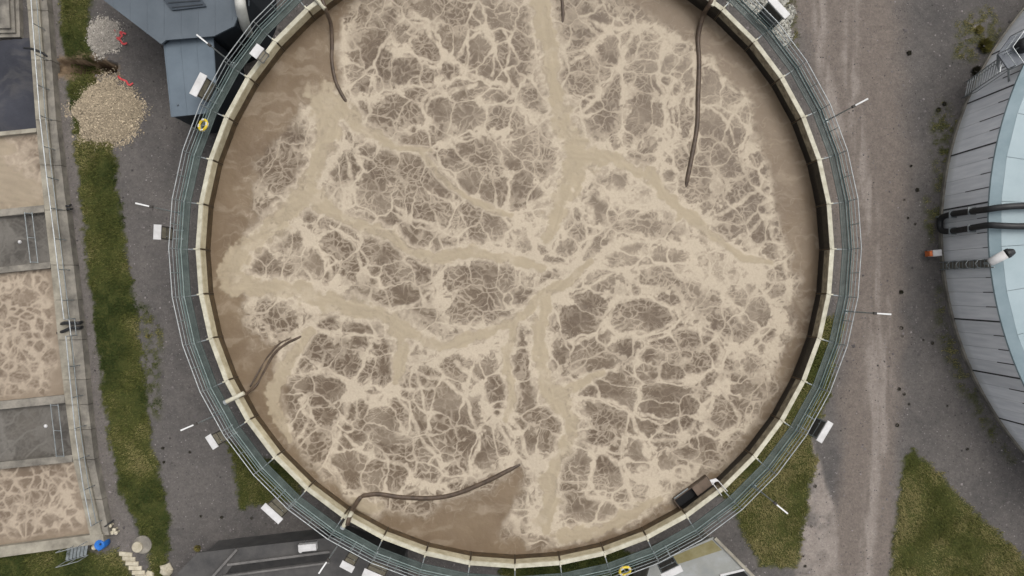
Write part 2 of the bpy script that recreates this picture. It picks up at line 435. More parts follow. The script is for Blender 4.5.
BANDS_TXT = """5 345 125 375 138 400 143 425 152 440 168 462 192 490 206 512 213;3 425 151 450 140 480 135 512 132;3 360 100 395 92 420 88 450 83 475 77;
4 452 63 437 42 426 22 414 10;3 452 65 430 62 406 58 388 48;4 452 64 468 74 485 82 515 86;3 432 150 425 130 425 115 432 100 452 92 476 85;3 478 104 500 106 515 108;
2 454 62 466 44 480 35 492 36 495 52 490 76;3 345 28 342 60 345 90 360 106;2 376 58 371 76 366 96;2 500 30 510 45 505 70;2 470 10 485 30 482 36;2 395 10 410 22 424 22;
7 512 90 520 112 532 118 552 116;4 540 76 528 84 512 90;4 576 115 600 95 617 73 624 50 632 34;3 620 142 628 112 622 76;4 655 176 668 140 665 110 660 70 662 46;2 675 170 672 120 673 80;
4 695 62 697 120 690 178;2 703 58 725 84 744 95 750 116 746 142 766 182;2 700 105 718 114 730 130 735 142;6 590 20 612 30 640 27 688 42;3 570 62 590 52 604 36;2 590 100 572 92;
5 500 258 545 264 574 262 590 246 595 226 590 208 574 204;5 540 310 570 288 600 262 620 246 642 238 690 246 730 250;3 552 325 561 305 580 292 610 276 652 265 690 262;
3 608 318 613 303 640 296 668 304 674 320 652 333 622 335 608 326 606 318;3 572 342 600 333 608 322;3 610 336 650 341 688 326;5 688 326 712 336 722 353 714 369 690 379 662 382;
3 692 230 720 215 742 200 768 182;3 735 240 752 228 766 214;3 768 190 773 232 782 270 792 302;14 604 196 640 200 664 208;8 690 268 720 290 742 320;5 735 255 760 280 780 320 776 350;6 726 350 745 345 762 330;
4 504 368 505 394 515 416 525 448 540 470;4 578 400 610 402 632 416 640 436 656 441 680 438 695 425 706 405 726 385;3 632 416 640 396 636 370 644 352;2 644 414 670 420;4 576 440 600 452 622 465 628 490 632 512;
3 590 456 591 480 585 496 610 500 627 513;7 640 436 650 456 656 482 648 500;3 695 428 716 440 734 431 740 416 722 390;4 530 484 528 506 546 530 580 534 620 528 656 506;8 640 470 668 478 692 470;
4 396 358 395 386 401 401 415 425 426 446 446 471;6 352 389 376 398 395 386;5 352 389 346 420 336 440 330 466 346 486;3 405 370 440 382 466 396 476 420 479 450 470 466;3 345 435 360 450 380 462 405 466 412 481;
2 415 368 425 400 432 430;4 455 364 480 385 490 410 501 432 516 456;5 480 472 450 480 430 489 380 493;3 320 372 340 376 352 388;3 300 400 312 420 300 440;2 352 389 365 360;
4 310 240 326 260 335 285 341 302;5 298 224 310 240 322 246;4 441 260 436 284 420 300 392 309 372 306;4 440 264 441 300 451 326 471 336;2 366 270 381 284 391 306;2 330 226 356 246 363 271;2 450 195 462 216 470 242;
3 395 206 410 219 440 226 470 242;3 512 182 505 216 516 242;3 350 195 356 172 362 160;4 345 150 350 175 348 205;3 316 330 345 332 372 335;2 366 334 368 362;3 430 345 424 362 436 372;3 470 350 500 352 512 346;6 530 205 545 200 550 180;5 520 215 535 240 530 262"""
BANDS = []
for b_ in BANDS_TXT.replace('\n', '').split(';'):
    q_ = [float(t) for t in b_.split()]
    BANDS.append([(q_[i], q_[i+1], q_[0]) for i in range(1, len(q_)-1, 2)])

def foam_field(X, Y, cells, front, scums, bands=(), veils=(), seed=0, filler=True, scale=1.0):
    """X, Y: regular grid [i,j] in reference units (about 5 cm); returns foam, scum, calm"""
    x0, y0 = X[0,0], Y[0,0]; h = X[1,0]-X[0,0]; hy = Y[0,1]-Y[0,0]
    wx = (fbm(X/24, Y/24, seed+1, 2)-.5)*10 + (fbm(X/6, Y/6, seed+5, 2)-.5)*3.6
    wy = (fbm(X/24, Y/24, seed+2, 2)-.5)*10 + (fbm(X/6, Y/6, seed+6, 2)-.5)*3.6
    e1 = np.full(X.shape, 30.0); e2 = np.full(X.shape, 30.0)
    ct = np.zeros(X.shape); st = np.zeros(X.shape); dd = np.full(X.shape, 3.0); kk = np.ones(X.shape); ii = np.zeros(X.shape)
    def put(c, n):
        cx, cy, rx, ry = c[:4]; a = math.radians(c[4]) if len(c) > 4 else 0
        R = max(rx, ry)*2.4+14
        i0, i1 = sorted((int((cx-R-x0)/h), int((cx+R-x0)/h)+1)); j0, j1 = sorted((int((cy-R-y0)/hy), int((cy+R-y0)/hy)+1))
        i0, j0 = max(i0,0), max(j0,0)
        if i1 <= i0 or j1 <= j0 or i0 >= X.shape[0] or j0 >= X.shape[1]: return
        s = (slice(i0,i1), slice(j0,j1))
        dx = X[s]+wx[s]-cx; dy = Y[s]+wy[s]-cy
        u = (math.cos(a)*dx+math.sin(a)*dy)/rx; v = (-math.sin(a)*dx+math.cos(a)*dy)/ry
        d = np.hypot(u, v)+1e-6; sdv = (d-1)*math.sqrt(rx*ry)
        b = sdv < e1[s]
        e2[s] = np.where(b, e1[s], np.minimum(e2[s], sdv)); e1[s] = np.where(b, sdv, e1[s])
        ct[s] = np.where(b, u/d, ct[s]); st[s] = np.where(b, v/d, st[s]); dd[s] = np.where(b, d, dd[s])
        kk[s] = np.where(b, math.sqrt(rx*ry)/4.2, kk[s]); ii[s] = np.where(b, n, ii[s])
    for n, c in enumerate(cells): put((c[0], c[1], c[2]*1.03, c[3]*1.03)+tuple(c[4:]), n)
    cal = sstep(5, -8, polydist(front, X, Y)+(fbm(X/13, Y/13, seed+9, 4)-.5)*20) if front else np.zeros(X.shape)
    scum = np.zeros(X.shape); core = np.zeros(X.shape); tone = np.full(X.shape, .5); band = np.zeros(X.shape); prox = np.full(X.shape, 60.0)
    nz = (fbm(X/8, Y/8, seed+12, 4)-.5)*1.5
    for pl in scums:
        for i in range(len(pl)-1):
            a, b = pl[i], pl[i+1]
            d, t = segdist(a, b, X+wx*.5, Y+wy*.5); wdt = a[2]*(1-t)+b[2]*t
            q = d/(wdt*(.66+.5*fbm(X/24, Y/24, seed+14, 2)))+nz*.9
            L_ = math.hypot(b[0]-a[0], b[1]-a[1]); sg = ((X-a[0])*(b[1]-a[1])-(Y-a[1])*(b[0]-a[0]))/(L_+1e-6)
            stv = vnoise((sg+wx*.8)/2.6, (t*L_+i*40)/16, seed+13)
            near_ = (q < 1.1) & (q > -5)
            tone = np.where(near_, .25+.5*stv, tone)
            prox = np.minimum(prox, d-wdt)
            scum = np.maximum(scum, sstep(1.02, .55, q)); core = np.maximum(core, sstep(1.9, 1.0, q))
    for pl in bands:
        for i in range(len(pl)-1):
            a, b = pl[i], pl[i+1]
            R_ = 34; lo_x, hi_x = min(a[0],b[0])-R_, max(a[0],b[0])+R_; lo_y, hi_y = min(a[1],b[1])-R_, max(a[1],b[1])+R_
            i0, i1 = max(0, int((lo_x-x0)/h)), int((hi_x-x0)/h)+1
            j0, j1 = sorted((int((lo_y-y0)/hy), int((hi_y-y0)/hy))); j0 = max(0, j0); j1 += 1
            if i0 >= X.shape[0] or j0 >= X.shape[1] or i1 <= i0 or j1 <= j0: continue
            s_ = (slice(i0,i1), slice(j0,j1))
            d, t = segdist(a, b, X[s_]+wx[s_]*.75, Y[s_]+wy[s_]*.75); wdt = a[2]
            band[s_] = np.maximum(band[s_], sstep(1.35, .35, d/(wdt*.72+.5)*1.25+nz[s_]*.9)); prox[s_] = np.minimum(prox[s_], d-wdt*.6)
    P = np.exp(-np.maximum(prox, 0)/6.5) if bands else np.full(X.shape, .45)
    if filler:
        r2 = random.Random(seed+3)
        for k in range(int(1300*scale)):
            px_, py_ = r2.uniform(x0, X[-1,0]), r2.uniform(min(y0, Y[0,-1]), max(y0, Y[0,-1]))
            i = min(int((px_-x0)/h), X.shape[0]-1); j = min(int((py_-y0)/hy), X.shape[1]-1)
            r = r2.uniform(2.2, 6.5)
            if e1[i,j] > r*.75 and scum[i,j] < .3 and cal[i,j] < .4:
                put((px_, py_, r*r2.uniform(.7,1.3), r*r2.uniform(.7,1.5), r2.uniform(-60,60)), 1000+k)
    fine = fbm(X/2.6, Y/2.6, seed+20, 3)
    veil = fbm(X/34, Y/34, seed+22, 4)
    grit = fbm(X/1.6, Y/1.6, seed+24, 2)
    rag = fbm(X/6, Y/6, seed+21, 3)
    edge = sstep(-.6, 2.6, e1+(fine-.5)*4.5+(rag-.5)*4.0)
    gap = e2-e1
    wl = 1.4+2.2*P+1.6*(rag-.5)
    line = sstep(wl*1.25, wl*.35, gap+(fine-.5)*1.0)
    nr = vnoise(kk*ct+dd*.5+ii*1.7, kk*st+ii*2.3, seed+30)
    fil = np.exp(-((nr-.5)/(.035+.045*sstep(.5, 1.0, dd)))**2)*sstep(.0, .7, dd)*(.35+.9*fbm(X/8, Y/8, seed+31, 2))
    nr2 = vnoise(kk*2.1*ct+dd*.8+ii*.7, kk*2.1*st+ii*3.3, seed+32)
    fil = np.maximum(fil, np.exp(-((nr2-.5)/.06)**2)*sstep(.45, 1.0, dd)*.36)
    nw = fbm(X/10+wx*.08, Y/10+wy*.08, seed+33, 2)
    wox, woy = X+wx*1.2+(fine-.5)*1.5, Y+wy*1.2+(fine-.5)*1.5
    g1 = worley_gap(wox/13.5, woy/10.5, int(seed)+3)*12; g2 = worley_gap(wox/7.0, woy/6.0, int(seed)+8)*6.5
    pat = fbm(X/18, Y/18, seed+35, 2)
    web = sstep(1.9, .3, g1)*(.35+.75*sstep(.35, .62, pat))
    web2 = sstep(1.5, .3, g2)*sstep(.44, .62, .55*veil+.45*pat+.10*P)*.8
    body = edge*(.30+.50*P+.38*sstep(.35, .7, veil)+.5*(fine-.5)+.3*(rag-.5))
    holes = sstep(.54, .66, fbm((X+wx)/4.6, (Y+wy)/4.6, seed+40, 3))*sstep(-.5, 2.5, e1)*(.62-.3*band)
    foam = np.maximum.reduce([body-holes, line*(.68+.32*P), fil*.5, web*.54, web2*.56, band*(.80+.7*(fine-.5)+.5*(rag-.5))-holes*.6])
    foam = foam + .22*sstep(.45, .75, fbm(X/26, Y/26, seed+42, 3)) + (grit-.5)*.12
    for vx, vy, vr in veils:
        foam = foam + .42*np.exp(-(((X+wx*2-vx)/vr)**2+((Y+wy*2-vy)/(vr*.62))**2))*(.35+1.1*(fbm(X/13, Y/9, seed+60, 4)-.2))*(1-.5*foam)
    foam = foam*(1-cal)
    if front:
        fr = polydist(front, X, Y)+(fbm(X/13, Y/13, seed+9, 4)-.5)*20
        foam = np.maximum(foam, np.exp(-((fr-1.0)/1.6)**2)*.6*sstep(.35, .6, fbm(X/14, Y/14, seed+44, 2)))
        streak = fbm((X+wx*2)/28, (Y+wy*2)/7, seed+46, 4)
        foam = np.maximum(foam, cal*(.22*sstep(.5, .8, streak)+.25*np.exp(-((nw-.5)/.02)**2)*sstep(-26, -4, fr)))
    foam = np.maximum(foam, np.clip(core-scum, 0, 1)*(.75+.5*(fine-.4))*(1-cal))
    foam = np.clip(foam, 0, 1)
    scum = np.clip(scum*(.55+.75*sstep(.25, .65, fbm(X/16, Y/16, seed+48, 4))+.3*(fine-.5)), 0, .92)
    tone = np.clip(tone+.35*(fbm(X/30, Y/30, seed+55, 3)-.5), 0, 1)
    return foam, scum, np.clip(cal, 0, 1), tone

def water_sheet(name, label, xs, ys, z, field_args, keepfn, material, amp=.03):
    XX, YY = np.meshgrid(xs, ys, indexing='ij')
    k = (CAM_H-z)/F_PX
    PX = 512+XX/k; PY = 288-YY/k                         # reference units only; positions stay metric
    foam, scum, cal, tone = foam_field(PX, PY, **field_args)
    Z = z + amp*(fbm(XX*.9, YY*.9, 50, 3)-.5)*2 + .018*foam + .01*scum + .012*(fbm(XX*6, YY*6, 52, 2)-.5)
    A = np.stack([foam, scum, cal, tone], -1)
    me = grid_mesh(name, xs, ys, Z, A, keepfn(XX, YY))
    me.materials.append(material)
    o = bpy.data.objects.new(name, me); COL.objects.link(o)
    return tag(o, label, None, None, 'structure')

n = 860
xs = np.linspace(TC.x-R_IN-.05, TC.x+R_IN+.05, n); ys = np.linspace(TC.y-R_IN-.05, min(TC.y+R_IN+.05, 40), n)
water_sheet('water', 'brown aerated sludge covered with pale webbed foam inside the big tank', xs, ys, WATER_Z,
            dict(cells=CELLS, front=FRONT, scums=SCUM, bands=BANDS, veils=[(545,238,44),(640,205,46),(625,262,40),(715,268,40),(748,300,30),(668,478,38),(450,338,34),(345,205,26),(295,255,26),(720,110,26),(670,60,36),(520,112,24),(350,392,18),(545,520,30)]),
            lambda X, Y: np.hypot(X-TC.x, Y-TC.y) < R_IN+.03, M_water)

# ------------------------------------------------------------------ ground
GRASS = [[(58,-30),(60,0),(62,40),(66,75),(70,110),(75,150),(80,200),(86,250),(92,300),(98,350),(104,400),(111,450),(119,490),(128,512),(139,530),(148,552),(152,600),
          (168,600),(168,560),(170,530),(167,505),(161,480),(152,440),(147,400),(141,350),(135,300),(127,250),(120,200),(115,160),(112,140),(98,100),(92,60),(90,30),(92,0),(94,-30)],
         [(-60,540),(60,548),(98,552),(118,552),(126,565),(134,600),(-60,600)],
         [(226,440),(250,455),(300,470),(300,500),(270,506),(241,507),(237,485),(233,462)],
         [(842,318),(834,360),(826,400),(812,438),(816,462),(810,495),(802,535),(797,566),(780,569),(760,568),(748,545),(736,520),(728,500),(690,480),(760,380),(800,320)],
         [(905,458),(912,449),(926,462),(946,482),(976,516),(1030,562),(1060,600),(890,610),(893,540),(898,490)],
         [(500,540),(620,548),(650,560),(640,600),(500,600)]]
SPARSE = [[(958,20),(992,8),(1002,30),(992,52),(972,62),(955,60)], [(940,100),(958,118),(948,190),(936,190),(932,130)], [(925,200),(940,210),(940,238),(928,240)],
          [(938,290),(945,330),(965,375),(1000,440),(1012,460),(994,444),(960,390),(936,330)],
          [(140,300),(160,330),(158,420),(150,410),(144,350)],[(780,-20),(792,-20),(796,50),(782,20)]]
TRENCH = [(52,66),(58,60),(72,58),(92,58),(112,62),(118,64),(118,73),(104,75),(80,76),(60,74)]
EDGE_RUT = [[(868,180),(872,240),(874,285),(871,330),(873,380),(876,430),(874,480),(868,540),(862,600)], [(852,-20),(850,60),(858,140),(866,200)], [(820,-20),(822,60),(838,130)], [(884,300),(886,380),(884,450)]]

def ground_masks(PX, PY):
    wob = (fbm(PX/14, PY/14, 60, 4)-.5)*9
    g = np.full(PX.shape, -99.0)
    for p in GRASS: g = np.maximum(g, polydist(p, PX, PY))
    grass = sstep(-2.6, 2.6, g+wob*.8+(fbm(PX/3, PY/3, 59, 2)-.5)*7)
    s = np.full(PX.shape, -99.0)
    for p in SPARSE: s = np.maximum(s, polydist(p, PX, PY))
    sparse = sstep(-7, 4, s+wob)*.62*sstep(.3, .62, fbm(PX/5, PY/5, 61, 3))
    grass = np.maximum(grass, sparse)
    cx = np.interp(PY, [-30,120,300,450,600], [845,862,872,868,850]); hw = np.interp(PY, [-30,300,450,600], [62,36,28,44])
    lane = sstep(1.25, .55, np.abs(PX-cx)/hw+(fbm(PX/40, PY/60, 63, 3)-.5)*.7)
    rut = np.zeros(PX.shape)
    for r in EDGE_RUT: rut = np.maximum(rut, sstep(11, 1, linedist(r, PX, PY)+wob*.8))
    rut = rut*sstep(.25, .6, fbm(PX/5, PY/60, 64, 4))
    left = polydist([(812,440),(822,470),(836,510),(842,600),(790,620),(797,560),(806,500)], PX, PY)
    pale = sstep(-3, 3, left+wob*.6)
    path = sstep(16, 8, linedist([(60,-30),(60,60),(70,160),(80,260),(94,380),(108,470),(118,520),(125,545)], PX-2, PY)+wob*.3)*(1-grass)
    return grass, lane, np.maximum(rut*.9, pale*(.35+.65*sstep(.3, .6, fbm(PX/12, PY/12, 65, 4)))), path

def axis(lo, hi, step):
    core = np.arange(lo, hi+step/2, step)
    far = []; d = step*3
    while d < 900: far.append(d); d *= 1.6
    far = np.array(far)
    return np.concatenate([(lo-far)[::-1], core, hi+far])
gx = axis(-31, 31, .1); gy = axis(-18, 18, .1)
GX, GY = np.meshgrid(gx, gy, indexing='ij')
k0 = CAM_H/F_PX
PX, PY = 512+GX/k0, 288-GY/k0
near = (np.abs(GX) < 33) & (np.abs(GY) < 20)
grass, lane, pale, path = ground_masks(PX, PY)
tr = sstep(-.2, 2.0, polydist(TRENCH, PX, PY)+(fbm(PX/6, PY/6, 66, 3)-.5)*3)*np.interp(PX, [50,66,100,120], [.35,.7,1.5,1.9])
spoil = sstep(-6, 1, polydist(TRENCH, PX, PY)+(fbm(PX/6, PY/6, 67, 3)-.5)*10)
tr = np.where(near, tr, 0)
GZ = (fbm(GX*.5, GY*.5, 70, 3)-.5)*.05 + (fbm(GX*3, GY*3, 72, 2)-.5)*.03 + grass*.03 - .035*pale*0 - tr*1.0
GZ = np.where(near, GZ, 0.0)
bed = np.clip(spoil*.5*sstep(.35, .6, fbm(PX/5, PY/5, 68, 3)+.35*(PX < 80))+sstep(.3, 1.0, tr)*.5, 0, 1)  # tan spoil; floor darker with trench depth, shade put into the colour
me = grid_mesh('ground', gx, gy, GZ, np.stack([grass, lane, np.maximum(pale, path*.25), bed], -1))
m = bpy.data.materials.new('gravel_and_soil')
nn, ll, pp, sp, aa = attr_nodes(m, 'cover')
b1 = noise(nn, ll, .22, 5); b2 = noise(nn, ll, 2.4, 6, .7); b3 = noise(nn, ll, 7, 8, .85, .25, .75)
c = mixc(nn, ll, b2, mixc(nn, ll, b1, lin(72,70,69), lin(95,91,88)), mixc(nn, ll, b1, lin(86,83,81), lin(109,104,100)))
c2_ = mixc(nn, ll, b2, lin(103,95,89), lin(119,110,103))
c = mixc(nn, ll, sp.outputs['Green'], c, c2_)
c = mixc(nn, ll, sp.outputs['Blue'], c, mixc(nn, ll, b2, lin(128,119,112), lin(146,138,131)))
gcol = mixc(nn, ll, b2, lin(48,58,26), lin(78,78,42))
c = mixc(nn, ll, sp.outputs['Red'], c, gcol)
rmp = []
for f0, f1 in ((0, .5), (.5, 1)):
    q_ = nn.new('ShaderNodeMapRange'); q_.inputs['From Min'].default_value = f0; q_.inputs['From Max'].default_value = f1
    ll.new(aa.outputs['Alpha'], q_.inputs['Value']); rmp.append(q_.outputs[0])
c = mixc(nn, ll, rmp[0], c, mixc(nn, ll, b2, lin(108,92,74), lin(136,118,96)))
c = mixc(nn, ll, rmp[1], c, mixc(nn, ll, b2, lin(52,41,32), lin(70,56,44)))  # dark wet soil tone that also stands in for the trench's shade
gr = nn.new('ShaderNodeMapRange'); gr.inputs['To Min'].default_value = .58; gr.inputs['To Max'].default_value = 1.42
ll.new(b3, gr.inputs['Value'])
vm = nn.new('ShaderNodeVectorMath'); vm.operation = 'SCALE'
ll.new(c, vm.inputs[0]); ll.new(gr.outputs[0], vm.inputs['Scale']); ll.new(vm.outputs[0], pp.inputs['Base Color'])
pp.inputs['Roughness'].default_value = .95; pp.inputs['Specular IOR Level'].default_value = .15
bu = nn.new('ShaderNodeBump'); bu.inputs['Strength'].default_value = .5; bu.inputs['Distance'].default_value = .04
ll.new(b3, bu.inputs['Height']); ll.new(bu.outputs[0], pp.inputs['Normal'])
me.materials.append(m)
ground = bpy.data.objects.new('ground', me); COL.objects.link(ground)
tag(ground, 'grey gravel yard with worn vehicle track and an open trench', None, None, 'structure')

def tint_material(name, rough=.8, spec=.2):
    m = bpy.data.materials.new(name)
    n, l, p, s_, a = attr_nodes(m, 'tint')
    l.new(a.outputs['Color'], p.inputs['Base Color'])
    p.inputs['Roughness'].default_value = rough; p.inputs['Specular IOR Level'].default_value = spec
    return m
M_blade = tint_material('grass_blades'); M_grit = tint_material('loose_stones', .95)

# grass blades
N = 1700000
bx_ = RNG.uniform(-30.5, 30.5, N); by_ = RNG.uniform(-17.5, 17.5, N)
ix = np.clip(((bx_+31)/.1).astype(int), 0, 619); iy = np.clip(((by_+18)/.1).astype(int), 0, 359)
off_x = int(np.searchsorted(gx, -31-1e-6)); off_y = int(np.searchsorted(gy, -18-1e-6))
gm = grass[ix+off_x, iy+off_y]; gz = GZ[ix+off_x, iy+off_y]
tuft = fbm(bx_*1.6, by_*1.6, 80, 3)
covered = np.hypot(bx_-TC.x, by_-TC.y) < 13.5
keep = (RNG.random(N) < gm*(.45+.9*tuft)) & (gm > .15) & ~covered
bx_, by_, gz, tuft, gm = bx_[keep], by_[keep], gz[keep], tuft[keep], gm[keep]
n = len(bx_)
h = (.05+.16*np.clip(tuft-.25, 0, 1))*RNG.uniform(.5, 1.3, n)*(.5+.5*gm); a = RNG.uniform(0, 2*PI, n); ln = RNG.uniform(.3, 1.3, n)*h
wd = RNG.uniform(.012, .028, n)
V = np.zeros((n, 3, 3))
V[:,0] = np.stack([bx_-np.sin(a)*wd, by_+np.cos(a)*wd, gz-.01], -1)
V[:,1] = np.stack([bx_+np.sin(a)*wd, by_-np.cos(a)*wd, gz-.01], -1)
V[:,2] = np.stack([bx_+np.cos(a)*ln, by_+np.sin(a)*ln, gz+h], -1)
dry = np.clip(fbm(bx_*.55, by_*.55, 82, 4)*1.9-.5+RNG.normal(0, .16, n), 0, 1)[:, None]
dry = np.clip(dry + np.where(bx_ > 10, .32, -.06)[:, None], 0, 1)
ca, cb, cc = np.array(lin(52,63,28)), np.array(lin(92,94,48)), np.array(lin(136,128,86))
colr = np.where(dry < .55, ca+(cb-ca)*dry/.55, cb+(cc-cb)*(dry-.55)/.45)
colr = colr*RNG.uniform(.7, 1.3, (n,1)); colr[:,3] = 1
o = bpy.data.objects.new('grass', soup('grass', V.reshape(-1,3), np.arange(n*3).reshape(-1,3), M_blade, np.repeat(colr, 3, 0)))
COL.objects.link(o); tag(o, 'short rough green and straw coloured grass on the verges', 'grass', None, 'stuff')

# loose stones
def stones(name, sx, sy, sz, size, colr):
    n = len(sx); a = RNG.uniform(0, 2*PI, n)
    base = np.array([[1,0,0],[0,1,0],[-1,0,0],[0,-1,0],[0,0,.8]])
    jit = RNG.uniform(.6, 1.25, (n, 5, 3))
    P = base[None]*jit*size[:,None,None]
    c, s_ = np.cos(a)[:,None], np.sin(a)[:,None]
    Q = np.stack([P[:,:,0]*c-P[:,:,1]*s_, P[:,:,0]*s_+P[:,:,1]*c, P[:,:,2]], -1)
    Q += np.stack([sx, sy, sz-.004], -1)[:,None]
    Fq = np.array([[0,1,4],[1,2,4],[2,3,4],[3,0,4]])[None]+(np.arange(n)*5)[:,None,None]
    return soup(name, Q.reshape(-1,3), Fq.reshape(-1,3), M_grit, np.repeat(colr, 5, 0))
N = 90000
sx = RNG.uniform(-30.5, 30.5, N); sy = RNG.uniform(-17.3, 17.3, N)
ix = np.clip(((sx+31)/.1).astype(int), 0, 619)+off_x; iy = np.clip(((sy+18)/.1).astype(int), 0, 359)+off_y
keep = (grass[ix,iy] < .3) & (np.hypot(sx-TC.x, sy-TC.y) > 13.5) & (RNG.random(N) < 1-.75*np.maximum(lane, pale)[ix,iy]) & (tr[ix,iy] < .1)
sx, sy, sz = sx[keep], sy[keep], GZ[ix,iy][keep]; n = len(sx)
size = np.exp(RNG.normal(-3.45, .42, n))
g = np.array(lin(104,99,98))[None]*RNG.choice([.4,.6,.8,1.0,1.2,1.7], n, p=[.05,.2,.27,.27,.16,.05])[:,None]; g[:,3] = 1
o = bpy.data.objects.new('loose_gravel', stones('loose_gravel', sx, sy, sz, size, g)); COL.objects.link(o)
tag(o, 'loose grey gravel scattered over the yard', 'gravel', None, 'stuff')

# small weeds growing in the gravel
def weed(px, py, r, label, col_=(52,54,30), dens=1.0, group='weeds in the gravel'):
    p = at(px, py, 0); n = int(70*dens+r*900)
    rr = r*np.sqrt(RNG.random(n)); th = RNG.uniform(0, 2*PI, n)
    x = rr*np.cos(th)*.5; y = rr*np.sin(th)*.5; hh = RNG.uniform(.3, 1.0, n)*r*.7; a = th+RNG.normal(0, .5, n); l_ = RNG.uniform(.2, .7, n)*r; wd = r*.10
    V = np.zeros((n,3,3))
    V[:,0] = np.stack([x-np.sin(a)*wd, y+np.cos(a)*wd, 0*x-.02], -1); V[:,1] = np.stack([x+np.sin(a)*wd, y-np.cos(a)*wd, 0*x-.02], -1)
    V[:,2] = np.stack([x+np.cos(a)*l_, y+np.sin(a)*l_, hh], -1)
    c = np.array(lin(*col_))[None]*RNG.uniform(.5, 1.5, (n,1)); c[:,3] = 1
    o = bpy.data.objects.new('weed', soup('weed', V.reshape(-1,3), np.arange(n*3).reshape(-1,3), M_blade, np.repeat(c, 3, 0)))
    o.location = p; COL.objects.link(o); return tag(o, label, 'weed', group)
for px, py, r, lb in [
    (909,53,.17,'dark lone weed in open gravel facing the storage tank stairs'),
    (911,166,.09,'small dark weed in gravel, upper of two below the lamp head'),
    (917,190,.13,'larger dark weed in gravel left of the tank wall, mid height'),
    (904,200,.08,'tiny weed in gravel beside the larger mid-height weed'),
    (908,218,.08,'tiny weed in gravel just left of the black pipe loop'),
    (915,224,.09,'small weed in gravel level with the black pipe loop'),
    (901,292,.14,'dark round weed at the edge of the worn track'),
    (901,328,.13,'dark weed by the right-hand track edge below the lamp head'),
    (902,336,.09,'small brown weed just under the dark track-edge weed'),
    (923,340,.08,'small weed in the darker gravel right of the track'),
    (932,343,.11,'dark weed in gravel between track and storage tank, lower half'),
    (899,389,.12,'dark weed beside the track, uppermost of a loose row'),
    (904,394,.10,'brownish weed beside the track, second of a loose row'),
    (909,404,.09,'small weed on the right of the loose row by the track'),
    (897,425,.12,'dark weed on the track edge above the grass triangle'),
    (947,406,.08,'tiny dark weed in gravel right of the grass triangle tip'),
    (967,449,.10,'dark weed in gravel far right, below the storage tank'),
    (811,478,.11,'dark weed on pale verge edge, topmost in its line'),
    (815,486,.11,'dark weed on pale verge edge, second in its line'),
    (811,526,.09,'small dark weed on pale verge edge, lower in its line'),
    (803,556,.08,'small dark weed near the bottom end of the pale verge'),
    (805,566,.10,'lowest dark weed on the pale verge near the frame edge'),
    (938,110,.16,'dark weed clump at foot of storage tank, left of the pair'),
    (944,104,.15,'dark weed clump at foot of storage tank, right of the pair'),
    (976,72,.34,'dark leafy weed under the storage tank staircase'),
    (984,46,.45,'broad green weed patch left of the storage tank platform'),
    (978,30,.28,'yellowish weed above the green patch by the platform'),
    (190,452,.09,'tiny weed in the left gravel strip near the white-lidded box'),
    (201,516,.09,'small dark weed in the left gravel strip, left of three'),
    (222,517,.11,'dark weed in the left gravel strip, middle of three'),
    (252,518,.10,'dark weed in the left gravel strip, right of three'),
    (163,448,.10,'weed along grass strip edge, upper of the lower pair'),
    (164,462,.10,'weed along grass strip edge, lower of the lower pair'),
    (148,336,.14,'yellowish weed along grass strip edge at mid height'),
    (198,548,.22,'pale yellow weed tuft at the corner of the dark roof')]:
    col_ = (120,112,62) if 'yellow' in lb else (88,84,40) if 'green' in lb else (48,46,34)
    weed(px, py, r, lb, col_)

# ------------------------------------------------------------------ the big aeration tank
def ring_pt(r, a): return (TC.x+r*math.cos(a), TC.y+r*math.sin(a))
tank = thing('aeration_tank', 'large round open aeration tank with cream rim of straight segments', 'tank', (TC.x, TC.y, 0))
mb = MB()
seg = NSEG*2
vs, fs = [], []
for i in range(NSEG):
    a = i*STEP
    for r, z in ((R_OUT-.03, -.4), (R_OUT-.03, RIM_Z-.05), (R_IN+.06, RIM_Z-.05), (R_IN+.06, 1.2)):
        vs.append((r*math.cos(a), r*math.sin(a), z))
for i in range(NSEG):
    j = (i+1) % NSEG
    for q in range(3): fs.append((i*4+q, j*4+q, j*4+q+1, i*4+q+1))
mb.add(vs, fs); me = mb.mesh('tank_shell', M_shell)
link_mesh('tank_shell', me, tank)
ch_o = R_OUT*math.sin(STEP/2)*2; ap = math.cos(STEP/2)
# local frame of one segment: x radial, y along the chord
rim = MB(); hw_o, hw_i = R_OUT*math.sin(STEP/2)-.012, (R_IN-.02)*math.sin(STEP/2)-.012
rim.prism([((R_IN-.02)*ap, -hw_i), (R_OUT*ap, -hw_o), (R_OUT*ap, hw_o), ((R_IN-.02)*ap, hw_i)], RIM_Z-.045, RIM_Z)
rim.prism([((R_OUT-.035)*ap, -hw_o+.02), (R_OUT*ap, -hw_o+.02), (R_OUT*ap, hw_o-.02), ((R_OUT-.035)*ap, hw_o-.02)], RIM_Z-.16, RIM_Z-.047)
rim_me = rim.mesh('rim_flange', M_cream)
def wall_panel(z0, z1, m, off=0.0, name='wall_panel'):
    p = MB(); hi = (R_IN-.0)*math.sin(STEP/2)-.05
    x0, x1 = (R_IN-off)*ap, (R_IN+.05)*ap
    p.bevbox((x0+x1)/2, 0, z0, z1, x1-x0, 2*hi, .012)
    return p.mesh(name, m)
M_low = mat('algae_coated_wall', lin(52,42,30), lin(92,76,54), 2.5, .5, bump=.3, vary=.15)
M_lowd = mat('black_lower_wall', lin(16,15,13), lin(36,32,27), 2.5, .5, bump=.3, vary=.1)
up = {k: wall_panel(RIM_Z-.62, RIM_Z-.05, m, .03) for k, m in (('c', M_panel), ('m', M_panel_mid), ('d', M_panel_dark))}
lo = {k: wall_panel(WATER_Z-.5, RIM_Z-.63, m, .0, 'lower_wall_panel') for k, m in (('c', M_low), ('d', M_lowd))}
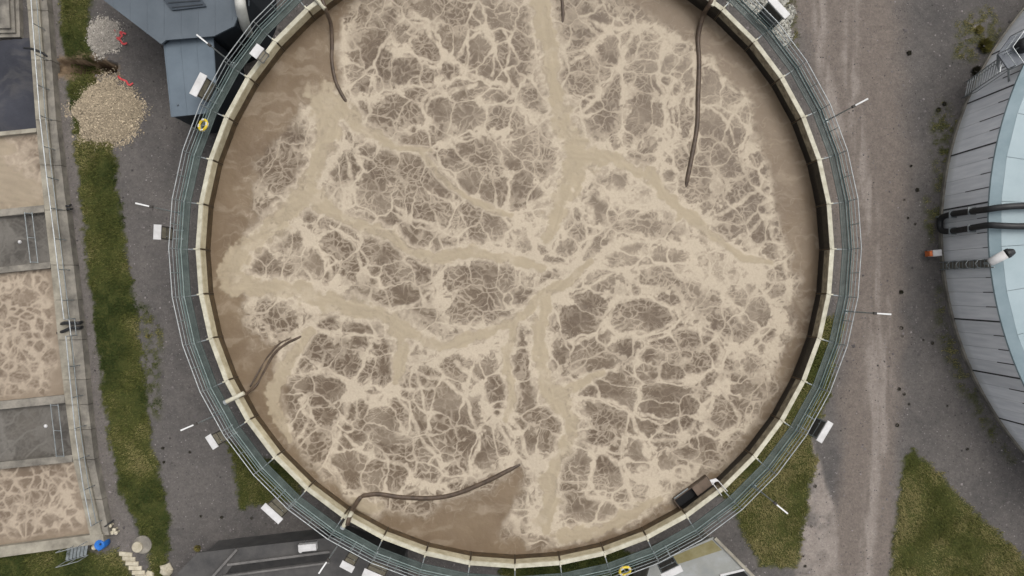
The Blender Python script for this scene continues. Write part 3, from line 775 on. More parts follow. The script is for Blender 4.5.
lug = MB(); lug.bevbox(R_OUT-.02, 0, RIM_Z-.06, RIM_Z+.035, .24, .075, .012); lug_me = lug.mesh('joint_lug', M_cream)
post = MB(); post.box(R_IN-.01, 0, WATER_Z-.4, RIM_Z-.06, .05, .06); post_me = post.mesh('wall_joint_strip', mat('rusty_joint', lin(58,46,34), lin(96,80,60), 4, .7))
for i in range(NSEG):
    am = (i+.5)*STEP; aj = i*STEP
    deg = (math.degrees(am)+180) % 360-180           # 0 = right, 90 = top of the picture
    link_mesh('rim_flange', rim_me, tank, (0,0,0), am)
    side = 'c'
    if -48 < deg < 62: side = random.choice('mddm')  # darker panel colours along the right-hand side
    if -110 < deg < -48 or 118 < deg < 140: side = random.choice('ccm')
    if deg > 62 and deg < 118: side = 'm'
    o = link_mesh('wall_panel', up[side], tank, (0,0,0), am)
    if side == 'd': o['label'] = 'near-black inner wall panel'
    link_mesh('lower_wall_panel', lo['d' if -60 < deg < 75 else 'c'], tank, (0,0,0), am)  # lower panels near-black along the right, brown elsewhere
    link_mesh('joint_lug', lug_me, tank, (0,0,0), aj)
    link_mesh('wall_joint_strip', post_me, tank, (0,0,0), aj)

# walkway round the tank
DECK_Z, W_IN, W_OUT = 4.32, 16.70, 17.08
walk = thing('tank_walkway', 'narrow teal grating walkway with railing hung round the big tank', 'walkway', (TC.x, TC.y, 0))
g = MB(); L = 2*W_IN*math.sin(STEP/2)-.02; L2 = 2*W_OUT*math.sin(STEP/2)-.02
x0, x1 = W_IN*ap, W_OUT*ap
for xx, ln_, wd in ((x0+.02, L, .04), (x1-.02, L2, .04), ((x0+x1)/2, (L+L2)/2, .025), (x0+.12, L, .02), (x1-.12, L2, .02)):
    g.box(xx, 0, DECK_Z-.05, DECK_Z, wd, ln_)
nb = 40
for k in range(nb):
    t = (k+.5)/nb-.5
    ya, yb = t*L, t*L2
    g.prism([(x0+.04, ya-.019), (x1-.04, yb-.019), (x1-.04, yb+.019), (x0+.04, ya+.019)], DECK_Z-.045, DECK_Z-.003)
deck_me = g.mesh('grating_panel', M_teal)
br = MB()
br.box((R_OUT+W_OUT)/2-.02, 0, DECK_Z-.13, DECK_Z-.055, W_OUT-R_OUT+.02, .05)
br.tube([(R_OUT-.02, 0, DECK_Z-.75), (W_OUT-.1, 0, DECK_Z-.12)], .025, 6)
br_me = br.mesh('support_bracket', M_galvd)
railing = thing('railing', None, None, (0,0,0)); railing.parent = walk
RR = W_OUT+.03
pm = MB(); pm.tube([(RR, 0, DECK_Z-.1), (RR, 0, DECK_Z+1.1)], .024, 8); pm.box(RR-.0, 0, DECK_Z-.14, DECK_Z-.02, .09, .12)
pm_me = pm.mesh('post', M_galv)
tb = MB(); Lr = 2*RR*math.sin(STEP/2)-.05; tb.box(RR*ap, 0, DECK_Z+.0, DECK_Z+.17, .012, Lr); tb_me = tb.mesh('toe_board', M_tealp)
bq = MB(); bq.tube([(RR*ap, 0, DECK_Z-.05), (RR*ap, 0, DECK_Z+1.09)], .018, 6); bl_me = bq.mesh('baluster', M_tealp)
for i in range(NSEG):
    am = (i+.5)*STEP; aj = i*STEP
    link_mesh('grating_panel', deck_me, walk, (0,0,0), am)
    link_mesh('support_bracket', br_me, walk, (0,0,0), aj)
    link_mesh('post', pm_me, railing, (0,0,0), aj); link_mesh('baluster', bl_me, railing, (0,0,0), am)
    link_mesh('toe_board', tb_me, railing, (0,0,0), am)
for nm, z, r, mm in (('top_rail', DECK_Z+1.1, .026, M_galv), ('knee_rail', DECK_Z+.74, .022, M_galvd), ('lower_rail', DECK_Z+.38, .018, M_tealp)):
    t = MB().tube([(RR*math.cos(i*STEP), RR*math.sin(i*STEP), z) for i in range(NSEG)], r, 6, close=True)
    o = link_mesh(nm, t.mesh(nm, mm, True), railing)
# teal service pipe running along the deck edge
t = MB().tube([((W_OUT-.07)*math.cos(i*STEP), (W_OUT-.07)*math.sin(i*STEP), DECK_Z+.05) for i in range(NSEG)], .03, 8, close=True)
link_mesh('service_pipe', t.mesh('service_pipe', M_tealp, True), walk)

# white-lidded cabinets hung outside the railing
def polar(p): return math.hypot(p.x-TC.x, p.y-TC.y), math.atan2(p.y-TC.y, p.x-TC.x)
def cabinet(px, py, wpx, dpx, label, side=M_cab, top=5.65, inner=False, hgt=1.3, vent=False):
    p = at(px, py, top); k = (CAM_H-top)/F_PX
    r, a = polar(p); wd, dp = wpx*k, dpx*k
    t = thing('equipment_cabinet', label, 'cabinet', (p.x, p.y, top-hgt), 'white-lidded cabinets on the tank', a)
    h = hgt
    b = MB().bevbox(0, 0, 0, h-.06, dp*.86, wd*.86, .02)
    b.build('body', side, t, base=(0,0,0))
    f = MB()
    for sy_ in (-1, 1): f.box(-dp*.43-.01, sy_*wd*.40, .05, h-.07, .022, .05)
    for zz in (.05, h*.5, h-.14): f.box(-dp*.43-.012, 0, zz, zz+.05, .016, wd*.76)
    f.build('door_frame', M_cabd if side is M_cab else M_galvd, t, base=(0,0,0))
    if vent:
        for q in range(6):
            MB().box(-dp*.43-.012, 0, .25+q*.12, .29+q*.12, .02, wd*.66).build('louvre', M_galvd, t, base=(0,0,0))
    MB().box(-dp*.43-.02, wd*.22, h*.45, h*.45+.12, .03, .03).build('handle', M_galv, t, base=(0,0,0))
    MB().bevbox(0, 0, h-.06, h, dp, wd, .015).build('lid', M_white, t, base=(0,0,0))
    s = MB(); rr_ = -(r-(R_OUT if inner else W_OUT)) if not inner else dp
    for sy_ in (-1, 1): s.box(rr_/2-.02, sy_*wd*.3, -.06, -.002, abs(rr_)+dp*.8, .06)
    s.build('bracket', M_galvd, t, base=(0,0,0))
    return t
cabinet(198, 84.5, 24, 8, 'white-lidded cabinet overhanging the blue-grey annex roof')
cabinet(256.5, 51, 13, 9, 'small white-lidded box standing on the cream rim at top left', inner=True, hgt=.95, side=mat('pale_box_side', lin(176,168,150), lin(190,184,168), 3, .6))
cabinet(157, 232, 15, 7.5, 'small white-lidded cabinet at the leftmost point of the big tank')
cabinet(211.5, 442, 15, 6.5, 'small white-lidded cabinet on lower left, above the dark grass patch')
cabinet(271.7, 513.8, 24, 7, 'wide white-lidded cabinet between dark grass patch and dark roof')
cabinet(347, 567, 14, 7, 'small white-lidded cabinet at the bottom, beside the wider one')
cabinet(374, 577, 24, 8, 'wide white-lidded cabinet cut by the bottom edge, left half')
cabinet(672, 573, 22, 7, 'white-lidded cabinet cut by the bottom edge beside grey platform', side=M_cabd)
cabinet(825, 432, 23, 6.5, 'white-lidded dark cabinet hanging over the track at lower right', side=M_cabd)
cabinet(779, 7, 26, 7.5, 'white-lidded dark cabinet at upper right above speckled gravel', side=M_cabd, hgt=1.7, vent=True)

# lamp posts on the walkway
def lamp(px, py, label, length=.72, pole=2.9):
    p = at(px, py, DECK_Z); r, a = polar(p)
    bx0, by0 = ring_pt(RR+.06, a)
    t = thing('lamp_post', label, 'lamp post', (bx0, by0, DECK_Z-.1), 'lamp posts round the tank', math.atan2(by0, bx0))
    MB().tube([(0,0,0), (0,0,pole)], [.04,.028], 8).build('pole', M_galvd, t, base=(0,0,0))
    MB().box(0, 0, 0, .03, .2, .2).build('base_plate', M_galvd, t, base=(0,0,0))
    MB().bevbox(.02, 0, pole-.05, pole+.07, .16, .13, .02).build('head_joint', M_cabd, t, base=(0,0,0))
    h = MB(); L_ = length
    h.add([(.1,-.03,pole-.02),(L_,-.04,pole+.10),(L_,.04,pole+.10),(.1,.03,pole-.02),(.1,-.03,pole+.03),(L_,-.03,pole+.14),(L_,.03,pole+.14),(.1,.03,pole+.03)],
          [(0,3,2,1),(4,5,6,7),(0,1,5,4),(1,2,6,5),(2,3,7,6),(3,0,4,7)])
    h.build('lamp_head', M_lamp, t, base=(0,0,0))
    return t
lamp(178, 213, 'slim lamp post leaning over the left gravel strip, level with small cabinet')
lamp(214, 417, 'slim lamp post over the lower left gravel strip')
lamp(230, 62, 'slim lamp post over the blue-grey annex roof')
lamp(338, 546, 'slim lamp post over the dark roof at the bottom left')
lamp(838, 116, 'slim lamp post over the vehicle track, upper right')
lamp(850, 312, 'slim lamp post over the vehicle track, right of the tank')
lamp(760, 492, 'slim lamp post over the lower right grass patch')

# hoses lying in the tank
def hose(pts, label, r=.10, seg=8, curl=None):
    P = []
    for q in pts: P.append(at(*q))
    P = smooth_path(P, 6)
    b = P[0].copy()
    o = MB().tube(P, r, seg).build('hose', M_hose, None, True, base=b)
    return tag(o, label, 'hose', 'hoses hanging into the tank')
WZ = WATER_Z-.005
hose([(322,-2,4.6),(325,8,4.55),(331,25,3.6),(332,45,WZ+.05),(332,62,WZ),(336,82,WZ),(344,98,WZ),(348,104,WZ-.15)], 'dark curved hose dropping from the rim at top left')
hose([(561,-14,WZ),(562,0,WZ),(563,14,WZ),(562,27,WZ-.1)], 'short dark hose end at the top middle', .09)
hose([(713,-6,4.6),(710,4,4.6),(703,16,3.7),(698,38,WZ+.06),(699,62,WZ+.03),(698,95,WZ+.03),(697,125,WZ),(692,155,WZ),(688,175,WZ),(685,190,WZ-.14)], 'long straight dark hose down the upper right', .125)
hose([(236,397,4.66),(244,395,4.4),(250,391,3.6),(258,383,WZ),(266,368,WZ),(274,354,WZ),(286,344,WZ),(298,338,WZ),(306,334,WZ-.1)], 'thin dark hose curving in from the left rim', .075)
hose([(347,525,4.66),(350,515,4.55),(354,507,3.7),(360,498,WZ),(366,495,WZ),(380,494,WZ),(400,497,WZ),(430,498,WZ),(455,494,WZ),(485,482,WZ),(505,472,WZ),(524,462,WZ-.12)], 'long dark hose sweeping from the lower left rim to the middle', .125)
h2 = hose([(250,387,3.6),(262,366,WZ),(270,354,WZ),(282,342,WZ),(300,336,WZ-.1)], 'second thin hose twinned with the left rim hose', .05)

# short pale saddle pipes that carry the hoses over the rim
def saddle(px0, py0, px1, py1, label):
    a, b = at(px0, py0, RIM_Z+.12), at(px1, py1, RIM_Z+.16)
    base = (a+b)/2; base.z = RIM_Z
    t = thing('hose_saddle', label, 'pipe', base, 'pale pipes clamped on the rim')
    MB().tube([a, b], .105, 10).build('pipe', M_cream, t)
    d = (b-a).normalized()
    MB().tube([b-d*.02, b+d*.10], .125, 10).build('end_collar', M_galv, t)
    q = MB(); c = (a+b)/2
    q.box(c.x, c.y, RIM_Z-.01, RIM_Z+.06, .3, .22, math.atan2(d.y, d.x)); q.build('clamp', M_galvd, t)
saddle(244, 393, 226, 402, 'pale pipe clamped across the left rim above the thin hose')
saddle(352, 512, 343, 527, 'pale pipe clamped across the lower left rim')
saddle(325, 9, 314, -4, 'pale pipe clamped across the rim at top left')
saddle(712, 6, 716, -6, 'pipe clamped across the rim at top right')

# scum box on the inside of the lower right wall
bc = at(695, 495, WATER_Z); r_, a_ = polar(bc)
sb = thing('scum_box', 'dark open scum box fixed inside the lower right wall', 'box', (bc.x, bc.y, WATER_Z-.3), None, a_)
MB().box(-.55, 0, 0, .62, .05, 2.1).build('front_plate', M_hose, sb, base=(0,0,0))
for s_ in (-1, 1): MB().box(0, s_*1.05, 0, .62, 1.05, .05).build('end_plate', M_hose, sb, base=(0,0,0))
MB().box(0, -.02, .37, .40, 1.02, 2.02).build('floor_plate', M_dark, sb, base=(0,0,0))
MB().box(.0, .55, .60, .645, 1.06, .95).build('cover_plate', mat('brown_plate', lin(96,82,70), lin(116,100,86), 3, .6), sb, base=(0,0,0))
MB().box(-.60, -.55, .52, .58, .05, .9).build('weir_bar', M_galvd, sb, base=(0,0,0))
ar = thing('valve_bracket', 'small white bracket arm reaching inward over the scum box', 'bracket', at(722, 490, RIM_Z), None, a_)
MB().tube([(.2,-.18,.05),(-.62,-.18,.06)], .02, 6).build('strut', M_white, ar, base=(0,0,0))
MB().tube([(.2,.18,.05),(-.5,.12,.06)], .02, 6).build('strut', M_white, ar, base=(0,0,0))
MB().prism([(-.78,-.20),(-.50,-.24),(-.55,.0),(-.42,.16),(-.66,.10)], -.02, .035).build('bracket_plate', M_white, ar, base=(0,0,0))

# life rings
def life_ring(px, py, z, label, tilt):
    p = at(px, py, z); r, a = polar(p)
    t = thing('life_ring', label, 'life ring', p, 'yellow life rings', a)
    t.rotation_euler = (0, tilt, a)
    MB().tube([(.27*math.cos(q*PI/12), .27*math.sin(q*PI/12), 0) for q in range(24)], .065, 8, close=True).build('ring', M_yellow, t, True, base=(0,0,0))
    for q in range(4):
        c, s_ = math.cos(q*PI/2+.4)*.27, math.sin(q*PI/2+.4)*.27
        MB().bevbox(c, s_, -.072, .072, .09, .16, .01, q*PI/2+.4).build('band', M_white, t, base=(0,0,0))
    MB().box(.0, 0, -.09, -.068, .62, .05).build('holder', M_galvd, t, base=(0,0,0))
life_ring(203, 125, DECK_Z+.75, 'yellow life ring on the railing at upper left', .5)
life_ring(625, 571, DECK_Z+.75, 'yellow life ring on the railing at the bottom', .5)

# ------------------------------------------------------------------ covered storage tank on the right
SC = at(1278, 231, 0); SR, SH = 19.3, 4.15
st = thing('storage_tank', 'round grey storage tank with pale blue cover and streaked panel wall', 'tank', (SC.x, SC.y, 0))
NP = 156; SP = 2*PI/NP
def streak_material():
    m = bpy.data.materials.new('streaked_panel'); m.use_nodes = True
    n, l = m.node_tree.nodes, m.node_tree.links; p = n['Principled BSDF']
    g = n.new('ShaderNodeNewGeometry'); s_ = n.new('ShaderNodeSeparateXYZ'); l.new(g.outputs['Position'], s_.inputs[0])
    mp = n.new('ShaderNodeMapping'); mp.inputs['Scale'].default_value = (3.2, 3.2, .35); l.new(g.outputs['Position'], mp.inputs['Vector'])
    t = n.new('ShaderNodeTexNoise'); t.inputs['Scale'].default_value = 1.5; t.inputs['Detail'].default_value = 5; l.new(mp.outputs[0], t.inputs['Vector'])
    r = n.new('ShaderNodeValToRGB'); r.color_ramp.elements[0].position = .34; r.color_ramp.elements[1].position = .66
    r.color_ramp.elements[0].color = lin(216,218,222); r.color_ramp.elements[1].color = lin(234,235,238); l.new(t.outputs['Fac'], r.inputs['Fac'])
    low = n.new('ShaderNodeMapRange'); low.inputs['From Min'].default_value = .9; low.inputs['From Max'].default_value = 0.0; l.new(s_.outputs['Z'], low.inputs['Value'])
    mm = n.new('ShaderNodeMath'); mm.operation = 'MULTIPLY'; l.new(low.outputs[0], mm.inputs[0]); l.new(t.outputs['Fac'], mm.inputs[1])
    c = mixc(n, l, mm.outputs[0], r.outputs['Color'], lin(112,108,88))
    oi = n.new('ShaderNodeObjectInfo'); mr = n.new('ShaderNodeMapRange'); mr.inputs['To Min'].default_value = .88; mr.inputs['To Max'].default_value = 1.1
    l.new(oi.outputs['Random'], mr.inputs['Value']); vm = n.new('ShaderNodeVectorMath'); vm.operation = 'SCALE'
    l.new(c, vm.inputs[0]); l.new(mr.outputs[0], vm.inputs['Scale']); l.new(vm.outputs[0], p.inputs['Base Color'])
    p.inputs['Roughness'].default_value = .6; return m
M_streak = streak_material()
M_runoff = mat('black_runoff_stain', lin(40,40,42), lin(70,69,70), 5, .7)
pn = MB(); hwp = SR*math.sin(SP/2)
pn.prism([(SR-.06, -hwp+.008), (SR, -hwp+.008), (SR, hwp-.008), (SR-.06, hwp-.008)], -.15, SH-.02)
pn_me = pn.mesh('wall_panel', M_streak)
core = MB(); core.lathe([(SR-.05, -.3), (SR-.05, SH-.03)], seg=NP); core.build('inner_wall', M_galvd, st, base=(0,0,0))
hidden = MB()
rs = random.Random(5)
for i in range(NP):
    a = PI+(i-NP/2)*SP
    if abs(i-NP/2) < 34:
        link_mesh('wall_panel', pn_me, st, (0,0,0), a)
        # drip rod under each eave bolt, of uneven length, then a wide rib every fourth joint
        aj = a+SP/2; ln_ = rs.choice([.5, .9, 1.4, 2.0]) if i % 4 else SH-.1
        wd_ = .035 if i % 4 else .075
        q = MB(); q.prism([(SR-.02, -wd_/2), (SR+.03, -wd_/2), (SR+.03, wd_/2), (SR-.02, wd_/2)], SH-.05-ln_, SH-.05,)
        link_mesh('drip_rod' if i % 4 else 'wall_rib', q.mesh('drip_rod', M_runoff), st, (0,0,0), aj)
    else:
        c_, s_ = math.cos(a), math.sin(a)
        hidden.prism([(c_*x-s_*y, s_*x+c_*y) for x, y in ((SR-.06,-hwp+.008),(SR,-hwp+.008),(SR,hwp-.008),(SR-.06,hwp-.008))], -.15, SH-.02)
tag(hidden.build('rear_wall', M_streak, st, base=(0,0,0)), kind='stuff')
# low kerb ring round the base
kb = MB(); kb.lathe([(SR, -.3), (SR+.10, -.3), (SR+.10, .22), (SR+.01, .26)], seg=NP); kb.build('base_kerb', M_conc, st, base=(0,0,0))
ev = MB(); ev.lathe([(SR-.02, SH-.12), (SR+.06, SH-.12), (SR+.06, SH), (SR-.38, SH+.28), (SR-.5, SH+.1)], seg=NP); ev.build('eave_band', M_eave, st, base=(0,0,0))
NR = 52
rf = MB(); ra0 = PI/NR-.0006
def rp(r, a, z): return (r*math.cos(a), r*math.sin(a), z)
r0, z0, r1, z1 = SR-.36, SH+.285, .6, SH+2.2
rf.add([rp(r0,-ra0,z0), rp(r0,ra0,z0), rp(r1,ra0,z1), rp(r1,-ra0,z1), rp(r0,-ra0,z0-.05), rp(r0,ra0,z0-.05), rp(r1,ra0,z1-.05), rp(r1,-ra0,z1-.05)],
       [(0,1,2,3),(4,7,6,5),(0,4,5,1),(1,5,6,2),(2,6,7,3),(3,7,4,0)])
rf_me = rf.mesh('roof_sheet', M_roofblue)
for i in range(NR): link_mesh('roof_sheet', rf_me, st, (0,0,0), i*2*PI/NR)
MB().lathe([(.01, SH+2.1), (.75, SH+2.12), (.7, SH+2.3), (.01, SH+2.35)], seg=20).build('roof_cap', M_eave, st, base=(0,0,0))

# black pipe loop over the eave
def sw(px, py, z): return at(px, py, z)
def wall_pt(py_base, z, off):            # a point on the tank wall at the height z whose foot shows at the row py_base
    y = at(0, py_base, 0).y; x = SC.x-math.sqrt((SR+off)**2-(y-SC.y)**2); return Vector((x, y, z))
zt = SH+.62
y1, y2 = 217, 233
a1, a2 = wall_pt(y1-0, SH+.05, .25), wall_pt(y2, SH+.05, .25)
pth = [(a1.x+2.6, a1.y+.05, zt+.25), (a1.x+1.1, a1.y+.05, zt+.12), (a1.x+.35, a1.y, zt-.06), (a1.x-.02, a1.y-.05, zt-.5)]
b1 = wall_pt(y1, 1.1, .26); b2 = wall_pt(y2, 1.1, .26)
pth += [(b1.x, b1.y, 2.6), (b1.x, b1.y, 1.2), (b1.x-.02, b1.y-.12, .55), (b1.x-.03, (b1.y+b2.y)/2, .42), (b2.x-.02, b2.y+.12, .55), (b2.x, b2.y, 1.2), (b2.x, b2.y, 2.6)]
pth += [(a2.x-.02, a2.y+.05, zt-.5), (a2.x+.35, a2.y, zt-.06), (a2.x+1.1, a2.y-.05, zt+.12), (a2.x+2.6, a2.y-.05, zt+.25)]
lp = thing('pipe_loop', 'black U-shaped pipe looping down the storage tank wall', 'pipe', (b1.x, b1.y, .1))
MB().tube(smooth_path(pth, 6), .165, 12).build('pipe', M_black, lp, True)
for q, y_ in ((a1, .05), (a2, -.05)):
    c = MB(); c.tube([(q.x+2.0, q.y+y_, zt+.19), (q.x+2.07, q.y+y_, zt+.2)], .19, 12); c.build('clamp_band', M_white, lp)
    for zc in (1.5, 3.1):
        c = MB(); c.box(q.x+.0 if False else (b1.x if q is a1 else b2.x), q.y, zc, zc+.05, .42, .42); c.build('clamp_band', M_galvd, lp)
MB().tube([(b1.x+.02, b1.y, -.05), (b1.x-.0, b1.y-.02, .6)], .06, 8).build('foot', M_galvd, lp)

# caged ladder strip with vent cowl
ly = at(0, 266, 0).y
lb = wall_pt(266, 0, .12)
ld = thing('wall_ladder', 'grey ladder rising on the storage tank wall below the black pipe loop', 'ladder', lb)
for s_ in (-1, 1): MB().box(lb.x, lb.y+s_*.21, -.05, SH+.35, .06, .05).build('stringer', M_galvd, ld)
rung = MB()
for k in range(14): MB().tube([(lb.x, lb.y-.2, .3+k*.29), (lb.x, lb.y+.2, .3+k*.29)], .018, 6).build('rung', M_galvd, ld)
MB().prism([(lb.x+.06, lb.y-.22), (lb.x+.075, lb.y-.22), (lb.x+.075, lb.y+.22), (lb.x+.06, lb.y+.22)], .1, SH).build('back_plate', M_conc, ld)
for zc in (1.4, 2.2, 3.0, 3.8):
    MB().tube([(lb.x-.0, lb.y-.24, zc), (lb.x-.35, lb.y-.2, zc), (lb.x-.5, lb.y, zc), (lb.x-.35, lb.y+.2, zc), (lb.x, lb.y+.24, zc)], .014, 5).build('cage_hoop', M_galvd, ld)
p0 = at(989, 263, SH+.5); p1 = at(1006, 254, SH+.95); p2 = at(1012, 252, SH+.98)
vc = thing('vent_cowl', 'white cylindrical vent with black mouth on the storage tank eave', 'vent', (p0.x, p0.y, SH+.2))
MB().tube([p0, p0+(p1-p0)*.1, p1], [.15,.21,.23], 14).build('barrel', M_white, vc, True)
MB().tube([p1, p1+(p2-p1)*.4, p2+(p2-p1)*.3], [.235,.25,.14], 12).build('mouth', M_black, vc)
MB().tube([(p0.x+.1, p0.y, SH+.0), (p0.x+.12, p0.y, SH+.5)], .06, 8).build('leg', M_galvd, vc)
b_ = at(935, 253, .7)
ub = thing('utility_box', 'small white box with orange end at foot of the storage tank', 'box', (b_.x, b_.y, 0))
MB().bevbox(b_.x+.1, b_.y, .25, .8, .5, .36, .03, .1).build('housing', M_white, ub)
MB().bevbox(b_.x-.22, b_.y-.03, .25, .74, .16, .3, .03, .1).build('end_cap', M_orange, ub)
for s_ in (-.1, .28): MB().box(b_.x+s_, b_.y, -.05, .25, .06, .3).build('leg', M_black, ub)

# steel stair and platform at the top right
pz = 4.3
sp_ = thing('access_platform', 'steel stair and railed platform on the storage tank at the top right', 'platform', at(985, 70, 0))
P0, P1 = at(966, 89, .2), at(1003, 63, pz)
d = (P1-P0); dh = Vector((d.x, d.y, 0)); ln_ = dh.length; ang = math.atan2(d.y, d.x); nv = Vector((-math.sin(ang), math.cos(ang), 0))
for k in range(14):
    c = P0+d*(k+.5)/14
    MB().box(c.x, c.y, c.z-.04, c.z, ln_/14*.72, .86, ang).build('tread', M_galv, sp_)
for s_ in (-1, 1):
    o_ = nv*.46*s_
    q = MB(); a_, b2_ = P0+o_, P1+o_
    q.add([a_+Vector((0,0,-.25)), b2_+Vector((0,0,-.25)), b2_+Vector((0,0,.02)), a_+Vector((0,0,.02)), a_+nv*.03+Vector((0,0,-.25)), b2_+nv*.03+Vector((0,0,-.25)), b2_+nv*.03+Vector((0,0,.02)), a_+nv*.03+Vector((0,0,.02))],
          [(0,1,2,3),(4,7,6,5),(0,4,5,1),(2,6,7,3),(1,5,6,2),(0,3,7,4)])
    q.build('stringer', M_galvd, sp_)
    MB().tube([a_+Vector((0,0,0)), a_+Vector((0,0,1.0)), b2_+Vector((0,0,1.0)), b2_], .022, 6).build('stair_rail', M_galvd, sp_)
pl = [at(998,54,pz), at(1011,36,pz), at(1040,28,pz), at(1040,54,pz), at(1009,70,pz)]
MB().prism([(p.x, p.y) for p in pl], pz-.08, pz).build('deck', mat('dark_steel_deck', lin(86,90,96), lin(104,108,114), 3, .6), sp_)
for k in range(5):
    a_, b2_ = pl[k], pl[(k+1) % 5]
    if k in (3,): continue
    MB().tube([a_, a_+Vector((0,0,1.05))], .024, 6).build('post', M_galvd, sp_)
    MB().tube([a_+Vector((0,0,1.05)), b2_+Vector((0,0,1.05))], .024, 6).build('top_rail', M_galv, sp_)
    MB().tube([a_+Vector((0,0,.55)), b2_+Vector((0,0,.55))], .018, 6).build('knee_rail', M_galvd, sp_)
for p in (pl[0], pl[1], pl[4]):
    dv = Vector((SC.x-p.x, SC.y-p.y, 0)).normalized()
    MB().tube([Vector((p.x, p.y, pz-.1))+dv*.05, Vector((p.x, p.y, pz-1.3))+dv*1.0], .05, 6).build('wall_brace', M_galvd, sp_)
mv = at(1020, 47, pz)
mx_ = thing('mixer_motor', 'black mixer motor with shiny cap on the access platform', 'motor', mv)
MB().lathe([(.30,0),(.36,.06),(.36,.5),(.26,.62),(.02,.66)], mv.x, mv.y, 16).build('housing', M_black, mx_, True)
MB().lathe([(.10,.60),(.12,.72),(.02,.78)], mv.x-.05, mv.y, 12).build('cap', M_lamp, mx_, True)
for q in list(mx_.children): 
    for v in q.data.vertices: v.co.z += pz

# ------------------------------------------------------------------ slate building, annex and pipe at the top left
BZ = 4.6
rb = [at(93,-8,BZ), at(161,44,BZ), at(166,40,BZ), at(214,36,BZ), at(234,26,BZ), at(246,-4,BZ), at(246,-120,BZ), at(93,-120,BZ)]
bl = thing('slate_building', 'slate-blue sheet-roofed building at the top left', 'building', (rb[1].x, rb[1].y, 0))
inn = [(p.x*.985, p.y*1.0+.12 if p.y < 17 else p.y) for p in rb]
MB().prism([(p.x, p.y+.10) for p in rb], -.2, BZ-.12).build('wall', M_slated, bl)
MB().prism([(p.x, p.y) for p in rb], BZ-.12, BZ).build('roof', M_slate, bl)
rfo = [o for o in bl.children if o.name.startswith('roof')][0]
for k in range(9):                                    # standing seams of the roof
    a_, b2_ = at(112+k*17, -60, BZ), at(112+k*17+2, min(6+k*14, 34)-max(0,(k-6)*14), BZ)
    MB().box((a_.x+b2_.x)/2, (a_.y+b2_.y)/2, BZ, BZ+.012, .03, (a_-b2_).length).build('seam', M_slate, bl)
lv = [at(158,-8,BZ), at(173,11,BZ), at(207,7,BZ), at(197,-8,BZ)]
q = MB(); q.prism([(p.x, p.y) for p in lv], BZ+.02, BZ+.10); q.build('roof_hatch', mat('dark_hatch', lin(46,54,62), lin(58,66,74), 2, .6), bl)
for k in range(4):
    t_ = (k+.5)/4; a_ = lv[0].lerp(lv[1], t_); b2_ = lv[3].lerp(lv[2], t_); c = (a_+b2_)/2
    MB().box(c.x, c.y, BZ+.101, BZ+.13, (b2_-a_).length*.9, .05, math.atan2(b2_.y-a_.y, b2_.x-a_.x)).build('hatch_slat', M_slated, bl)
AZ = 4.2
an = [at(163,41,AZ), at(213,37.5,AZ), at(218,112,AZ), at(171,117,AZ)]
ax = thing('annex', 'low blue-grey flat-roofed annex between slate building and tank', 'building', (an[3].x, an[3].y, 0))
cx_ = sum(p.x for p in an)/4; cy_ = sum(p.y for p in an)/4
MB().prism([(cx_+(p.x-cx_)*.97, cy_+(p.y-cy_)*.97) for p in an], -.2, AZ-.10).build('wall', M_slated, ax)
MB().prism([(p.x, p.y) for p in an], AZ-.10, AZ).build('roof', M_annex, ax)
for k in range(4):
    t_ = k/3*.96+.02; a_ = an[0].lerp(an[1], t_); b2_ = an[3].lerp(an[2], t_); c = (a_+b2_)/2
    MB().box(c.x, c.y, AZ, AZ+.02, .03, (b2_-a_).length*.98, math.atan2(b2_.y-a_.y, b2_.x-a_.x)+PI/2).build('roof_seam', M_annex, ax)
c = at(178,105,AZ); MB().lathe([(.06,AZ),(.05,AZ+.05),(.01,AZ+.06)], c.x, c.y, 10).build('roof_bolt', M_slate, ax)
pp_ = [at(238,-20,5.2), at(240,0,5.1), at(241,8,4.9), at(244,22,4.0), at(247,32,2.8), at(250,38,1.2), at(251,42,-.1)]
tag(MB().tube(smooth_path(pp_, 5), .27, 14).build('downpipe', M_pipe, None, True, base=pp_[-1]), 'thick pale grey pipe dropping between slate building and tank', 'pipe')

